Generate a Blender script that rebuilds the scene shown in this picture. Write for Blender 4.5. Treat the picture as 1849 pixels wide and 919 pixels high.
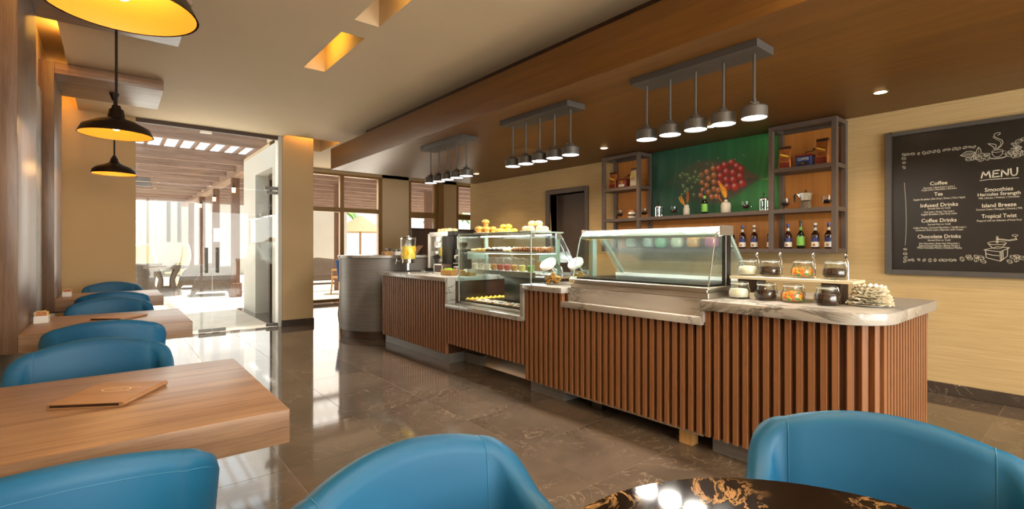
import bpy, bmesh, math, random
from mathutils import Vector, Matrix
random.seed(7)
PI = math.pi
for o in list(bpy.data.objects): bpy.data.objects.remove(o)
sc = bpy.context.scene
C = sc.collection

# ---------------------------------------------------------------- camera, world, sun, daylight, exposure
cam = bpy.data.objects.new('camera', bpy.data.cameras.new('camera')); C.objects.link(cam)
cam.location = (0, 0, 1.25); cam.rotation_euler = (PI/2, 0, math.radians(-39.378))
cam.data.sensor_width = 36; cam.data.lens = 882.72/1849*36; cam.data.shift_y = -12.5/1849
cam.data.clip_start = 0.02; sc.camera = cam
sc.cycles.transparent_max_bounces = 32
sc.view_settings.view_transform = 'Standard'; sc.view_settings.look = 'None'
sc.view_settings.gamma = 1; sc.view_settings.use_curve_mapping = False
sc.view_settings.exposure = 0.98
w = bpy.data.worlds.new('sky'); sc.world = w; w.use_nodes = True
bg = w.node_tree.nodes['Background']; bg.inputs[0].default_value = (0.80, 0.90, 1.0, 1); bg.inputs[1].default_value = 1.0
def light(name, kind, loc, power, color=(1,1,1), rot=(0,0,0), parent=None, **kw):
    l = bpy.data.lights.new(name, kind); l.energy = power; l.color = color
    for k, v in kw.items(): setattr(l, k, v)
    o = bpy.data.objects.new(name, l); C.objects.link(o); o.location = loc; o.rotation_euler = rot
    if parent: o.parent = parent
    return o
sun = light('sun', 'SUN', (0, 12, 12), 8.0, (1.0, 0.95, 0.86), Vector((-.42, -.06, -.9)).to_track_quat('-Z', 'Y').to_euler(), angle=0.12)
# fill light added as daylight through an unseen glazed front behind the camera
day = light('daylight_fill', 'AREA', (2.4, -3.5, 1.55), 240, (1.0, 0.93, 0.84), (math.radians(90), 0, 0), shape='RECTANGLE', size=5.4, size_y=2.6)

# daylight from the sunny patio through the glass doors and the far window
light('door_daylight', 'AREA', (1.15, 8.75, 1.5), 16, (1.0, 0.96, 0.90), (math.radians(-90), 0, 0), shape='RECTANGLE', size=1.75, size_y=2.8)
light('far_window_daylight', 'AREA', (4.0, 11.5, 1.5), 36, (1.0, 0.96, 0.90), (math.radians(-90), 0, 0), shape='RECTANGLE', size=1.9, size_y=2.7)

# ---------------------------------------------------------------- mesh helpers
class MB:
    def __init__(s): s.v = []; s.f = []
    def add(s, vs, fs):
        n = len(s.v); s.v += [tuple(p) for p in vs]; s.f += [tuple(i+n for i in f) for f in fs]; return s
    def box(s, x0, x1, y0, y1, z0, z1):
        return s.add([(x0,y0,z0),(x1,y0,z0),(x1,y1,z0),(x0,y1,z0),(x0,y0,z1),(x1,y0,z1),(x1,y1,z1),(x0,y1,z1)],
                     [(0,3,2,1),(4,5,6,7),(0,1,5,4),(1,2,6,5),(2,3,7,6),(3,0,4,7)])
    def lathe(s, prof, n=24, cx=0, cy=0, cz=0, cap=True):
        vs = []; fs = []
        for (r, z) in prof:
            for k in range(n):
                a = 2*PI*k/n; vs.append((cx+r*math.cos(a), cy+r*math.sin(a), cz+z))
        m = len(prof)
        for i in range(m-1):
            for k in range(n):
                k2 = (k+1) % n
                fs.append((i*n+k, i*n+k2, (i+1)*n+k2, (i+1)*n+k))
        if cap:
            if prof[0][0] > 1e-5: fs.append(tuple(reversed(range(n))))
            if prof[-1][0] > 1e-5: fs.append(tuple((m-1)*n+k for k in range(n)))
        return s.add(vs, fs)
    def cyl(s, cx, cy, z0, z1, r, n=20, r2=None):
        return s.lathe([(r, z0), (r if r2 is None else r2, z1)], n, cx, cy)
    def tube(s, pts, r, n=8, closed=False):
        pts = [Vector(p) for p in pts]; m = len(pts); vs = []; fs = []
        rr = r if isinstance(r, (list, tuple)) else [r]*m
        prev = None
        for i, p in enumerate(pts):
            a = pts[(i-1) % m] if (closed or i > 0) else p
            b = pts[(i+1) % m] if (closed or i < m-1) else p
            t = (b-a).normalized()
            if prev is None:
                u = t.orthogonal().normalized()
            else:
                u = (prev - t*prev.dot(t))
                u = u.normalized() if u.length > 1e-6 else t.orthogonal().normalized()
            prev = u; q = t.cross(u)
            for k in range(n):
                an = 2*PI*k/n; vs.append(p + (u*math.cos(an)+q*math.sin(an))*rr[i])
        for i in range(m if closed else m-1):
            for k in range(n):
                k2 = (k+1) % n; j = (i+1) % m
                fs.append((i*n+k, i*n+k2, j*n+k2, j*n+k))
        if not closed:
            fs.append(tuple(reversed(range(n)))); fs.append(tuple((m-1)*n+k for k in range(n)))
        return s.add(vs, fs)
    def prism(s, poly, a0, a1, axis='z'):
        def P(u, v, a): return {'z': (u, v, a), 'y': (u, a, v), 'x': (a, u, v)}[axis]
        n = len(poly)
        vs = [P(u, v, a0) for u, v in poly] + [P(u, v, a1) for u, v in poly]
        fs = [tuple(reversed(range(n))), tuple(range(n, 2*n))] + [(i, (i+1) % n, n+(i+1) % n, n+i) for i in range(n)]
        return s.add(vs, fs)
    def grid(s, fn, nu, nv, cu=False, cv=False):
        vs = [fn(i, j) for i in range(nu) for j in range(nv)]; fs = []
        for i in range(nu if cu else nu-1):
            for j in range(nv if cv else nv-1):
                i2 = (i+1) % nu; j2 = (j+1) % nv
                fs.append((i*nv+j, i2*nv+j, i2*nv+j2, i*nv+j2))
        return s.add(vs, fs)
    def ball(s, cx, cy, cz, rx, ry=None, rz=None, n=12, m=8):
        ry = rx if ry is None else ry; rz = rx if rz is None else rz
        prof = [(math.sin(PI*i/m), -math.cos(PI*i/m)) for i in range(m+1)]
        vs = []; fs = []
        for (r, z) in prof:
            for k in range(n): a = 2*PI*k/n; vs.append((cx+rx*r*math.cos(a), cy+ry*r*math.sin(a), cz+rz*z))
        for i in range(m):
            for k in range(n): k2 = (k+1) % n; fs.append((i*n+k, i*n+k2, (i+1)*n+k2, (i+1)*n+k))
        return s.add(vs, fs)
    def ribbon(s, pts, wd, z=0):
        for a, b in zip(pts[:-1], pts[1:]):
            a = Vector(a); b = Vector(b); d = (b-a)
            if d.length < 1e-6: continue
            d.normalize(); nrm = Vector((-d.y, d.x))*wd/2; e = d*wd*.3
            s.add([(*(a-nrm-e), z), (*(b-nrm+e), z), (*(b+nrm+e), z), (*(a+nrm-e), z)], [(0,1,2,3)])
        return s
def mesh(name, mb, mat, smooth=False, bevel=0, seg=2, ang=40):
    me = bpy.data.meshes.new(name); me.from_pydata(mb.v, [], mb.f)
    bm = bmesh.new(); bm.from_mesh(me)
    if smooth or bevel: bmesh.ops.remove_doubles(bm, verts=bm.verts, dist=1e-5)
    bmesh.ops.recalc_face_normals(bm, faces=bm.faces)
    if bevel:
        es = [e for e in bm.edges if len(e.link_faces) == 2 and e.calc_face_angle(0) > math.radians(30)]
        bmesh.ops.bevel(bm, geom=es, offset=bevel, segments=seg, profile=.5, affect='EDGES', clamp_overlap=True)
    bm.to_mesh(me); bm.free()
    if mat: me.materials.append(M[mat] if isinstance(mat, str) else mat)
    if smooth or (bevel and seg > 1):
        me.polygons.foreach_set('use_smooth', [True]*len(me.polygons))
        me.set_sharp_from_angle(angle=math.radians(ang))
    return me
def put(name, me, parent=None, loc=(0,0,0), rot=(0,0,0)):
    o = bpy.data.objects.new(name, me); C.objects.link(o); o.location = loc; o.rotation_euler = rot
    if parent: o.parent = parent
    return o
def obj(name, mb, mat, parent=None, smooth=False, bevel=0, seg=2, loc=(0,0,0), rot=(0,0,0), ang=40):
    return put(name, mesh(name, mb, mat, smooth, bevel, seg, ang), parent, loc, rot)
def tag(o, label, cat, group=None):
    o['label'] = label; o['category'] = cat
    if group: o['group'] = group
    return o
def thing(name, label, cat, loc=(0,0,0), rotz=0, group=None):
    o = bpy.data.objects.new(name, None); C.objects.link(o); o.empty_display_size = .05
    o.location = loc; o.rotation_euler = (0, 0, rotz)
    return tag(o, label, cat, group)
def struct(name, mb, mat, parent=None, **kw):
    o = obj(name, mb, mat, parent, **kw); o['kind'] = 'structure'; return o
def dup(root, loc, rotz=None, label=None, group=None):
    def cp(o, par):
        c = o.copy(); C.objects.link(c); c.parent = par
        for ch in o.children: cp(ch, c)
        return c
    r = cp(root, None); r.location = loc
    if rotz is not None: r.rotation_euler = (r.rotation_euler[0], r.rotation_euler[1], rotz)
    if label: r['label'] = label
    if group: r['group'] = group
    return r
def B(*a): return MB().box(*a)

# ---------------------------------------------------------------- materials
M = {}
def lin(h):
    h = h.lstrip('#'); r = []
    for i in (0, 2, 4):
        c = int(h[i:i+2], 16)/255; r.append(c/12.92 if c <= .04045 else ((c+.055)/1.055)**2.4)
    return (*r, 1)
def col(c): return lin(c) if isinstance(c, str) else (*c, 1)
def base(name):
    m = bpy.data.materials.new(name); m.use_nodes = True; M[name] = m
    return m, m.node_tree, m.node_tree.nodes['Principled BSDF']
def coords(nt, scale, world=False, rot=(0,0,0)):
    mp = nt.nodes.new('ShaderNodeMapping'); mp.inputs['Scale'].default_value = scale; mp.inputs['Rotation'].default_value = rot
    if world:
        g = nt.nodes.new('ShaderNodeNewGeometry'); nt.links.new(g.outputs['Position'], mp.inputs[0])
    else:
        t = nt.nodes.new('ShaderNodeTexCoord'); nt.links.new(t.outputs['Object'], mp.inputs[0])
    return mp
def noise(nt, mp, scale=1, detail=4, dist=0, rough=.5):
    n = nt.nodes.new('ShaderNodeTexNoise'); n.inputs['Scale'].default_value = scale; n.inputs['Detail'].default_value = detail
    n.inputs['Distortion'].default_value = dist; n.inputs['Roughness'].default_value = rough
    nt.links.new(mp.outputs[0], n.inputs['Vector']); return n
def ramp(nt, src, stops):
    r = nt.nodes.new('ShaderNodeValToRGB'); e = r.color_ramp.elements
    while len(e) < len(stops): e.new(.5)
    for el, (p, c) in zip(e, stops): el.position = p; el.color = col(c)
    nt.links.new(src, r.inputs[0]); return r
def bump(nt, b, src, strength, dist=.002):
    n = nt.nodes.new('ShaderNodeBump'); n.inputs['Strength'].default_value = strength; n.inputs['Distance'].default_value = dist
    nt.links.new(src, n.inputs['Height']); nt.links.new(n.outputs[0], b.inputs['Normal'])
def flat(name, c, rough=.5, metal=0, emit=None, estr=0, spec=.5, var=0, vs=8, alpha=None, coat=0):
    m, nt, b = base(name)
    b.inputs['Base Color'].default_value = col(c); b.inputs['Roughness'].default_value = rough; b.inputs['Metallic'].default_value = metal
    b.inputs['Specular IOR Level'].default_value = spec; b.inputs['Coat Weight'].default_value = coat
    if emit is not None:
        b.inputs['Emission Color'].default_value = col(emit); b.inputs['Emission Strength'].default_value = estr
    if var:
        n = noise(nt, coords(nt, (1,1,1)), vs, 5); cc = col(c)
        r = ramp(nt, n.outputs[0], [(.3, tuple(max(0, x*(1-var)) for x in cc[:3])), (.7, tuple(min(1, x*(1+var)) for x in cc[:3]))])
        nt.links.new(r.outputs[0], b.inputs['Base Color'])
    if alpha is not None: b.inputs['Alpha'].default_value = alpha
    return m
def wood(name, dark, light, axis='x', rough=.4, spec=.5, sc_=1.0, bstr=.15):
    m, nt, b = base(name)
    s = {'x': (1.2, 22, 22), 'y': (22, 1.2, 22), 'z': (22, 22, 1.2)}[axis]
    s = tuple(k*sc_ for k in s)
    n1 = noise(nt, coords(nt, s), 1.3, 6, .6); n2 = noise(nt, coords(nt, tuple(k*5 for k in s)), 1.5, 3, .3)
    mx = nt.nodes.new('ShaderNodeMath'); mx.operation = 'MULTIPLY_ADD'; mx.inputs[1].default_value = .45
    nt.links.new(n2.outputs[0], mx.inputs[0]); nt.links.new(n1.outputs[0], mx.inputs[2])
    r = ramp(nt, mx.outputs[0], [(.45, dark), (.95, light)])
    nt.links.new(r.outputs[0], b.inputs['Base Color']); b.inputs['Roughness'].default_value = rough; b.inputs['Specular IOR Level'].default_value = spec
    bump(nt, b, mx.outputs[0], bstr, .002); return m
def veined(name, c0, c1, vein, scale, width, rough, spec=.5, world=True, tint=0, amount=1.0, dist=1.6, stretch=(1,1,1)):
    m, nt, b = base(name)
    mp = coords(nt, stretch, world)
    if tint:   # each tile is cut from another slab
        oi = nt.nodes.new('ShaderNodeObjectInfo'); ml = nt.nodes.new('ShaderNodeMath'); ml.operation = 'MULTIPLY'; ml.inputs[1].default_value = 37
        nt.links.new(oi.outputs['Random'], ml.inputs[0]); nt.links.new(ml.outputs[0], mp.inputs['Location'])
    n0 = noise(nt, mp, scale*.6, 5, 1); r0 = ramp(nt, n0.outputs[0], [(.3, c0), (.7, c1)])
    n1 = noise(nt, mp, scale, 9, dist, .62)
    a = nt.nodes.new('ShaderNodeMath'); a.operation = 'SUBTRACT'; a.inputs[1].default_value = .5; nt.links.new(n1.outputs[0], a.inputs[0])
    ab = nt.nodes.new('ShaderNodeMath'); ab.operation = 'ABSOLUTE'; nt.links.new(a.outputs[0], ab.inputs[0])
    mr = nt.nodes.new('ShaderNodeMapRange'); mr.inputs['From Min'].default_value = 0; mr.inputs['From Max'].default_value = width
    mr.inputs['To Min'].default_value = amount; mr.inputs['To Max'].default_value = 0; nt.links.new(ab.outputs[0], mr.inputs['Value'])
    n2 = noise(nt, mp, scale*.7, 3); m2 = nt.nodes.new('ShaderNodeMapRange'); m2.inputs['From Min'].default_value = .42; m2.inputs['From Max'].default_value = .62
    nt.links.new(n2.outputs[0], m2.inputs['Value'])
    mu = nt.nodes.new('ShaderNodeMath'); mu.operation = 'MULTIPLY'; nt.links.new(mr.outputs[0], mu.inputs[0]); nt.links.new(m2.outputs[0], mu.inputs[1])
    mix = nt.nodes.new('ShaderNodeMix'); mix.data_type = 'RGBA'
    nt.links.new(mu.outputs[0], mix.inputs['Factor']); nt.links.new(r0.outputs[0], mix.inputs['A']); mix.inputs['B'].default_value = col(vein)
    nt.links.new(mix.outputs['Result'], b.inputs['Base Color']); b.inputs['Roughness'].default_value = rough; b.inputs['Specular IOR Level'].default_value = spec
    return m
def glass(name, tint=(1,1,1), refl=1.0, haze=0, hazecol=(.8,.8,.8)):
    m = bpy.data.materials.new(name); m.use_nodes = True; M[name] = m; nt = m.node_tree; nt.nodes.clear()
    out = nt.nodes.new('ShaderNodeOutputMaterial'); tr = nt.nodes.new('ShaderNodeBsdfTransparent'); tr.inputs[0].default_value = (*tint, 1)
    gl = nt.nodes.new('ShaderNodeBsdfGlossy'); gl.inputs['Roughness'].default_value = 0.01
    fr = nt.nodes.new('ShaderNodeLayerWeight'); pw_ = nt.nodes.new('ShaderNodeMath'); pw_.operation = 'POWER'; pw_.inputs[1].default_value = 4.5; nt.links.new(fr.outputs['Facing'], pw_.inputs[0])
    ml = nt.nodes.new('ShaderNodeMath'); ml.operation = 'MULTIPLY_ADD'; ml.inputs[1].default_value = refl*.9; ml.inputs[2].default_value = refl*.035; nt.links.new(pw_.outputs[0], ml.inputs[0])
    mx = nt.nodes.new('ShaderNodeMixShader'); nt.links.new(ml.outputs[0], mx.inputs[0]); nt.links.new(tr.outputs[0], mx.inputs[1]); nt.links.new(gl.outputs[0], mx.inputs[2])
    last = mx
    if haze:
        df = nt.nodes.new('ShaderNodeBsdfDiffuse'); df.inputs[0].default_value = (*hazecol, 1)
        m2 = nt.nodes.new('ShaderNodeMixShader'); m2.inputs[0].default_value = haze
        nt.links.new(mx.outputs[0], m2.inputs[1]); nt.links.new(df.outputs[0], m2.inputs[2]); last = m2
    nt.links.new(last.outputs[0], out.inputs[0]); return m
def emis(name, c, s):
    m = bpy.data.materials.new(name); m.use_nodes = True; M[name] = m; nt = m.node_tree; nt.nodes.clear()
    out = nt.nodes.new('ShaderNodeOutputMaterial'); e = nt.nodes.new('ShaderNodeEmission')
    e.inputs[0].default_value = col(c); e.inputs[1].default_value = s; nt.links.new(e.outputs[0], out.inputs[0]); return m
def cloth(name, c0, c1, scale, rough=.9, bstr=.3, world=True, dist=.001):
    m, nt, b = base(name)
    n = noise(nt, coords(nt, scale, world), 1, 5, .2); r = ramp(nt, n.outputs[0], [(.3, c0), (.7, c1)])
    nt.links.new(r.outputs[0], b.inputs['Base Color']); b.inputs['Roughness'].default_value = rough; bump(nt, b, n.outputs[0], bstr, dist); return m

veined('floor_marble', '#51463c', '#6b5d50', '#b8a48c', 2.6, .009, .06, .6, True, 1, .6, 2.0)
flat('grout', '#a3968a', .7)
cloth('wallpaper', '#b09363', '#c3a575', (3, 3, 170), .85, .25)
flat('cream_paint', '#d3bf9f', .8, var=.03, vs=2)
flat('ceiling_paint', '#cdb898', .8, var=.02, vs=2)
flat('beige_paint', '#c2a67c', .8, var=.03, vs=2)
wood('soffit_brown', '#5e3b12', '#71491a', 'y', .42, .4, .6, .06)
wood('soffit_face', '#6e4b28', '#7f5932', 'y', .42, .4, .6, .05)
wood('booth_wood_x', '#735440', '#a58468', 'x', .38, .5)
wood('booth_wood_z', '#5d4230', '#876850', 'z', .36, .5)
wood('slat_wood', '#74482a', '#94643f', 'z', .5, .35, 1.2)
wood('slat_back', '#3c2010', '#4a2a16', 'z', .6, .3)
wood('dark_wood', '#2e1d14', '#452d1e', 'z', .5, .4)
wood('orange_panel', '#a4662a', '#b87734', 'z', .55, .4, .8, .05)
wood('pergola_wood_x', '#75594b', '#a08574', 'x', .7, .3)
wood('pergola_wood_y', '#75594b', '#a08574', 'y', .7, .3)
wood('pergola_wood_z', '#5f4536', '#7f6151', 'z', .7, .3)
wood('chair_leg_wood', '#2a1a12', '#3a261a', 'z', .4, .5)
wood('booklet_wood', '#8a5f3a', '#a67a50', 'x', .45, .4)
wood('oak', '#a87a45', '#c89a62', 'z', .5, .4)
veined('marble_grey', '#908a83', '#b3ada6', '#4f4a45', 3.6, .045, .16, .5, True, 0, .9, 1.4, (1, .55, 1.2))
veined('marble_gold', '#15100d', '#231913', '#c79a67', 5.5, .03, .06, .6, True, 0, 1.0, 2.2)
veined('base_marble', '#3a3029', '#4b4037', '#a8967f', 3, .012, .15, .5)
m, nt, b = base('blue_leather')
n = noise(nt, coords(nt, (1,1,1)), 260, 3); n2 = noise(nt, coords(nt, (1,1,1)), 3, 3)
r = ramp(nt, n2.outputs[0], [(.3, '#0f527a'), (.7, '#135c84')]); nt.links.new(r.outputs[0], b.inputs['Base Color'])
b.inputs['Roughness'].default_value = .48; b.inputs['Specular IOR Level'].default_value = .35; bump(nt, b, n.outputs[0], .08, .0006)
flat('blue_stitch', '#2a6f92', .6)
flat('light_blue', '#4f78c4', .55)
flat('charcoal_metal', '#57524e', .45, .3, var=.05)
flat('shelf_metal', '#5a4b42', .5, .2, var=.06)
flat('black_metal', '#2b211a', .4, .5)
flat('black_plastic', '#16130f', .4)
flat('steel', '#d2cabf', .36, 1, var=.05, vs=3)
flat('steel_bright', '#d8d8d4', .16, 1)
flat('chrome', '#d0d0d0', .08, 1)
flat('dark_steel', '#5f5b55', .3, 1, var=.1)
cloth('grey_laminate', '#67625d', '#7a746e', (3, 3, 120), .4, .1)
flat('white_lacquer', '#eceae4', .35)
flat('hood_grey', '#aeb4b0', .2)
flat('white_wall', '#cfccc4', .85, var=.02, vs=1)
cloth('patio_stone', '#d8ccba', '#e6dccb', (3, 3, 3), .8, .1)
flat('window_bronze', '#917249', .45, .2, var=.06)
flat('dark_frame', '#4b3525', .5, .1)
flat('gold_inside', (.36, .165, .02), .5)
emis('bulb_warm', (1, .62, .2), 6)
emis('led_white', (1, .97, .92), 9)
emis('led_case', (.95, 1, 1), 6)
emis('led_cove', (1, .5, .08), 26)
emis('led_slot', (1, .54, .05), 14)
emis('downlight_lens', (1, .66, .28), 25)
emis('lantern_glow', (1, .6, .25), 3)
glass('door_glass', (.94, .96, .95), .8)
glass('window_glass', (.88, .86, .82), .8)
glass('case_glass', (.90, .95, .93), .9)
glass('hazy_glass', (.90, .95, .93), 1.2, .12, (.75,.8,.78))
glass('jar_glass', (.94, .965, .955), 1.5)
glass('clear_plastic', (.95, .95, .95), .9, .06, (.95,.95,.95))
flat('glass_edge', '#8d9c90', .2)
flat('pale_board', '#c9bd9f', .3)
flat('amber_glass', '#2a0d04', .08, spec=.7)
flat('green_glass', '#0b1a08', .08, spec=.7)
flat('label_white', '#d9d2c4', .6)
flat('label_blue', '#2b2f63', .6)
flat('label_green', '#77b04a', .6)
flat('cap_blue', '#2f4aa0', .4)
flat('cap_white', '#e4dccf', .5)
flat('cap_black', '#1a1512', .4)
flat('bag_copper', '#b06a34', .35, .4, var=.3, vs=25)
flat('bag_dark', '#4b2a1a', .4, .3, var=.3, vs=40)
flat('bag_cream', '#e0c9a2', .5, var=.15, vs=30)
flat('tin_red', '#7c2a1c', .4)
flat('tin_blue', '#223a70', .4)
cloth('speckled_clay', '#9d9384', '#d8cfbf', (160, 160, 160), .8, .2, False)
flat('feather_gold', '#c98a1e', .7, var=.25, vs=40)
flat('feather_rust', '#a8521a', .7, var=.25, vs=40)
flat('chalkboard', '#221c18', .35, var=.1, vs=3)
flat('chalk', '#d6cdb9', .8)
flat('gold_print', '#ffe6b0', .5)
flat('paper_white', '#efe9da', .8)
flat('filter_paper', '#fbf3e0', .85)
m, nt, b = base('thin_paper'); b.inputs['Base Color'].default_value = col('#efece6'); tl_ = nt.nodes.new('ShaderNodeBsdfTranslucent'); tl_.inputs[0].default_value = col('#f4f2ec')
mx_ = nt.nodes.new('ShaderNodeMixShader'); mx_.inputs[0].default_value = .85; o_ = nt.nodes['Material Output']; nt.links.new(b.outputs[0], mx_.inputs[1]); nt.links.new(tl_.outputs[0], mx_.inputs[2]); nt.links.new(mx_.outputs[0], o_.inputs[0])
flat('porcelain', '#ece8e0', .2)
flat('packet_mix', '#b0703f', .6, var=.5, vs=60)
flat('pastry_gold', '#d79b45', .6, var=.25, vs=30)
flat('pastry_yellow', '#efc23c', .55, var=.2, vs=30)
flat('pastry_brown', '#9a5a2a', .6, var=.3, vs=40)
flat('pastry_dark', '#4b2714', .55, var=.3, vs=40)
flat('pastry_pale', '#e6c48c', .6, var=.15, vs=40)
flat('cookie', '#cf953f', .7, var=.2, vs=40)
flat('tart_shell', '#b98a58', .65, var=.2, vs=40)
flat('cream_white', '#efe3d0', .6)
flat('fruit_red', '#d0533a', .4, var=.35, vs=35)
flat('fruit_orange', '#e09a3c', .4, var=.35, vs=35)
flat('lemonade', '#efd35a', .3, var=.15, vs=14, alpha=.8)
flat('lemon_slice', '#f2b01c', .4, var=.15)
flat('lemon_pale', '#f4e07a', .4, var=.1)
flat('apple_green', '#8fbf2a', .3, var=.15)
cloth('basket', '#a8793f', '#d2a76a', (60, 60, 140), .8, .5, False)
cloth('wicker', '#5d5047', '#857668', (45, 45, 90), .8, .6, False)
flat('cream_shell', '#efe2bc', .5)
flat('sugar_white', '#efe8d6', .8, var=.06, vs=90)
flat('choc_chips', '#33190f', .9, spec=.15, var=.6, vs=120)
m, nt, b = base('sprinkles')
vo = nt.nodes.new('ShaderNodeTexVoronoi'); vo.inputs['Scale'].default_value = 95; nt.links.new(coords(nt, (1,1,1)).outputs[0], vo.inputs['Vector'])
hs = nt.nodes.new('ShaderNodeSeparateColor'); nt.links.new(vo.outputs['Color'], hs.inputs[0])
r = ramp(nt, hs.outputs[0], [(0, '#e8561c'), (.25, '#f0c32c'), (.5, '#3f9a52'), (.75, '#f08a3c')]); r.color_ramp.interpolation = 'CONSTANT'
nt.links.new(r.outputs[0], b.inputs['Base Color'])
for nm, c in (('syrup_green', '#7fc29a'), ('syrup_pale', '#d9e0c8'), ('syrup_orange', '#f0a23c'), ('syrup_pink', '#d04f8f'), ('syrup_brown', '#8a5a3a'), ('syrup_grey', '#b9c6c4')):
    flat(nm, c, .4)
flat('leaf_green', '#5f9a2c', .6, var=.3, vs=6)
flat('palm_trunk', '#9a7a5c', .8, var=.2)
flat('grey_art', '#9a938a', .5, var=.35, vs=5)
cloth('thatch', '#8a7358', '#b39a78', (20, 20, 20), .9, .5)

# ---------------------------------------------------------------- the setting
ZC = 3.01
fl = struct('floor', B(-.6, 5.6, -3.3, 8.38, -.08, -.0015).box(2.1, 8.3, 8.38, 11.3, -.08, -.0015), 'grout')
TX, TY = .61, .605
tile_me = mesh('tile', B(.0016, TX-.0016, .0016, TY-.0016, -.012, 0), 'floor_marble')
for i in range(-4, 12):
    for j in range(-7, 18):
        x = 1.385 + TX*i; y = .515 + TY*j
        if x+TX < -.5 or y+TY < -2.6 or y > 11.1: continue
        if y+TY <= 8.4 and x > 5.5: continue
        if y > 8.3 and (x+TX < 2.6 or x > 7.9): continue
        if j == 1: x -= TX/2
        put('tile', tile_me, fl, (x, y, 0))
# ceiling with its cut-out light slots
xs = [-.322, 1.455, 1.655, 2.12, 2.98, 8.3]; ys = [-3.3, 1.6, 3.69, 3.965, 4.975, 8.15, 8.42, 9.2, 11.3]
holes = {(1, 1), (1, 3), (3, 5), (3, 6)} | {(i, j) for i in range(3) for j in (6, 7)}
cm = MB()
for i in range(5):
    for j in range(8):
        if (i, j) not in holes: cm.box(xs[i], xs[i+1], ys[j], ys[j+1], ZC, ZC+.05)
ceil = struct('ceiling', cm, 'ceiling_paint')
def recess(x0, x1, y0, y1, z1):
    t = .03
    mb = MB().box(x0-t, x0, y0-t, y1+t, ZC+.05, z1).box(x1, x1+t, y0-t, y1+t, ZC+.05, z1).box(x0, x1, y0-t, y0, ZC+.05, z1).box(x0, x1, y1, y1+t, ZC+.05, z1).box(x0-t, x1+t, y0-t, y1+t, z1, z1+t)
    obj('slot_recess', mb, 'ceiling_paint', ceil)
recess(1.455, 1.655, 3.965, 4.975, 3.27); recess(1.455, 1.655, 1.6, 3.69, 3.27); recess(2.12, 2.98, 8.15, 9.2, 3.3)
obj('slot_recess', MB().box(-.322, -.292, -3.3, 8.4, ZC+.05, 3.27).box(-.6, -.292, -3.3, 8.4, 3.25, 3.28), 'ceiling_paint', ceil)
def strip(x0, x1, y0, y1, z0, z1, mat, label, parent=None):
    t = thing('light_strip', label, 'light strip', ((x0+x1)/2, (y0+y1)/2, z0), 0, 'hidden strips in the ceiling slots')
    a, b_ = (x1-x0)/2, (y1-y0)/2
    obj('diffuser', B(-a, a, -b_, b_, 0, z1-z0), mat, t)
strip(1.456, 1.468, 4.35, 4.85, 3.16, 3.19, 'led_slot', 'glowing yellow light strip inside the short ceiling slot')
strip(1.456, 1.468, 1.7, 3.2, 3.16, 3.19, 'led_slot', 'glowing yellow light strip inside the long ceiling slot')
for k, nm in ((0, 'nearest to the camera'), (1, 'between the middle and far booth canopies'), (2, 'beyond the far booth canopy')):
    y0 = (2.7, 5.0, 7.3)[k]
    strip(-.332, -.322, y0, y0+(1.05, 1.1, .9)[k], 3.15, 3.17, 'led_cove', 'orange cove light strip above the left wall, '+nm)
strip(2.2, 2.9, 8.15, 8.162, 3.14, 3.16, 'led_cove', 'orange cove light strip above the cream pillar')
# walls
struct('wall_left', B(-.66, -.52, -3.3, 8.5, 0, 3.27), 'cream_paint')
struct('wall_far_left', B(-.52, .26, 8.33, 8.5, 0, 3.27), 'beige_paint')
pil = struct('wall_pillar', B(2.1, 2.57, 8.27, 8.75, 0, 3.3), 'beige_paint')
obj('pillar_base', B(2.09, 2.58, 8.26, 8.6, 0, .1), 'base_marble', pil)
obj('white_jamb', B(2.045, 2.1, 8.3, 8.5, 0, ZC), 'white_wall', pil)
rw = struct('wall_return', B(2.12, 2.57, 8.75, 9.0, 0, 3.005).box(2.12, 2.57, 10.25, 11.3, 0, 3.005).box(2.12, 2.57, 9.0, 10.25, 2.62, 3.005), 'white_wall')
wr = struct('wall_right', B(5.5, 5.64, -3.3, 4.967, 0, ZC).box(5.5, 5.64, 5.72, 8.0, 0, ZC).box(5.5, 5.64, 4.967, 5.72, 2.1, ZC), 'wallpaper')
struct('baseboard_right', B(5.484, 5.5, -3.3, 4.9, 0, .097).box(5.484, 5.5, 5.8, 8.0, 0, .097), 'base_marble', bevel=.003, seg=1)
struct('wall_far_right', B(8.25, 8.35, 7.9, 11.3, 0, ZC).box(5.64, 8.35, 7.9, 8.0, 0, ZC), 'cream_paint')
struct('wall_far', B(2.57, 3.0, 11.1, 11.3, 0, ZC).box(5.06, 5.77, 11.1, 11.3, 0, ZC).box(6.76, 7.18, 11.1, 11.3, 0, ZC).box(3.0, 8.3, 11.1, 11.3, 2.93, ZC).box(5.77, 6.76, 11.12, 11.3, 0, .9).box(7.18, 8.3, 11.12, 11.3, 0, .9), 'cream_paint')
# dropped brown ceiling over the bar
sf = struct('ceiling_soffit', B(2.70, 5.5, -3.3, 7.83, 2.49, 2.82), 'soffit_brown', bevel=.006)
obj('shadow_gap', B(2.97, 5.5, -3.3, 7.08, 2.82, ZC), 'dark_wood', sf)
obj('access_hatch', B(3.95, 4.35, 4.55, 4.85, 2.484, 2.49), 'soffit_face', sf)
# doorway in the right wall
d = struct('door_3', B(5.66, 5.72, 4.9, 5.8, 0, 2.15), 'shelf_metal')
obj('door_frame', B(5.47, 5.66, 4.9, 4.967, 0, 2.17).box(5.47, 5.66, 5.72, 5.81, 0, 2.17).box(5.47, 5.66, 4.967, 5.72, 2.1, 2.17), 'shelf_metal', d, bevel=.004, seg=1)
obj('door_handle', MB().tube([(5.66, 5.05, 1.02), (5.61, 5.05, 1.02), (5.61, 5.17, 1.02)], .009), 'steel', d, smooth=True)
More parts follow.
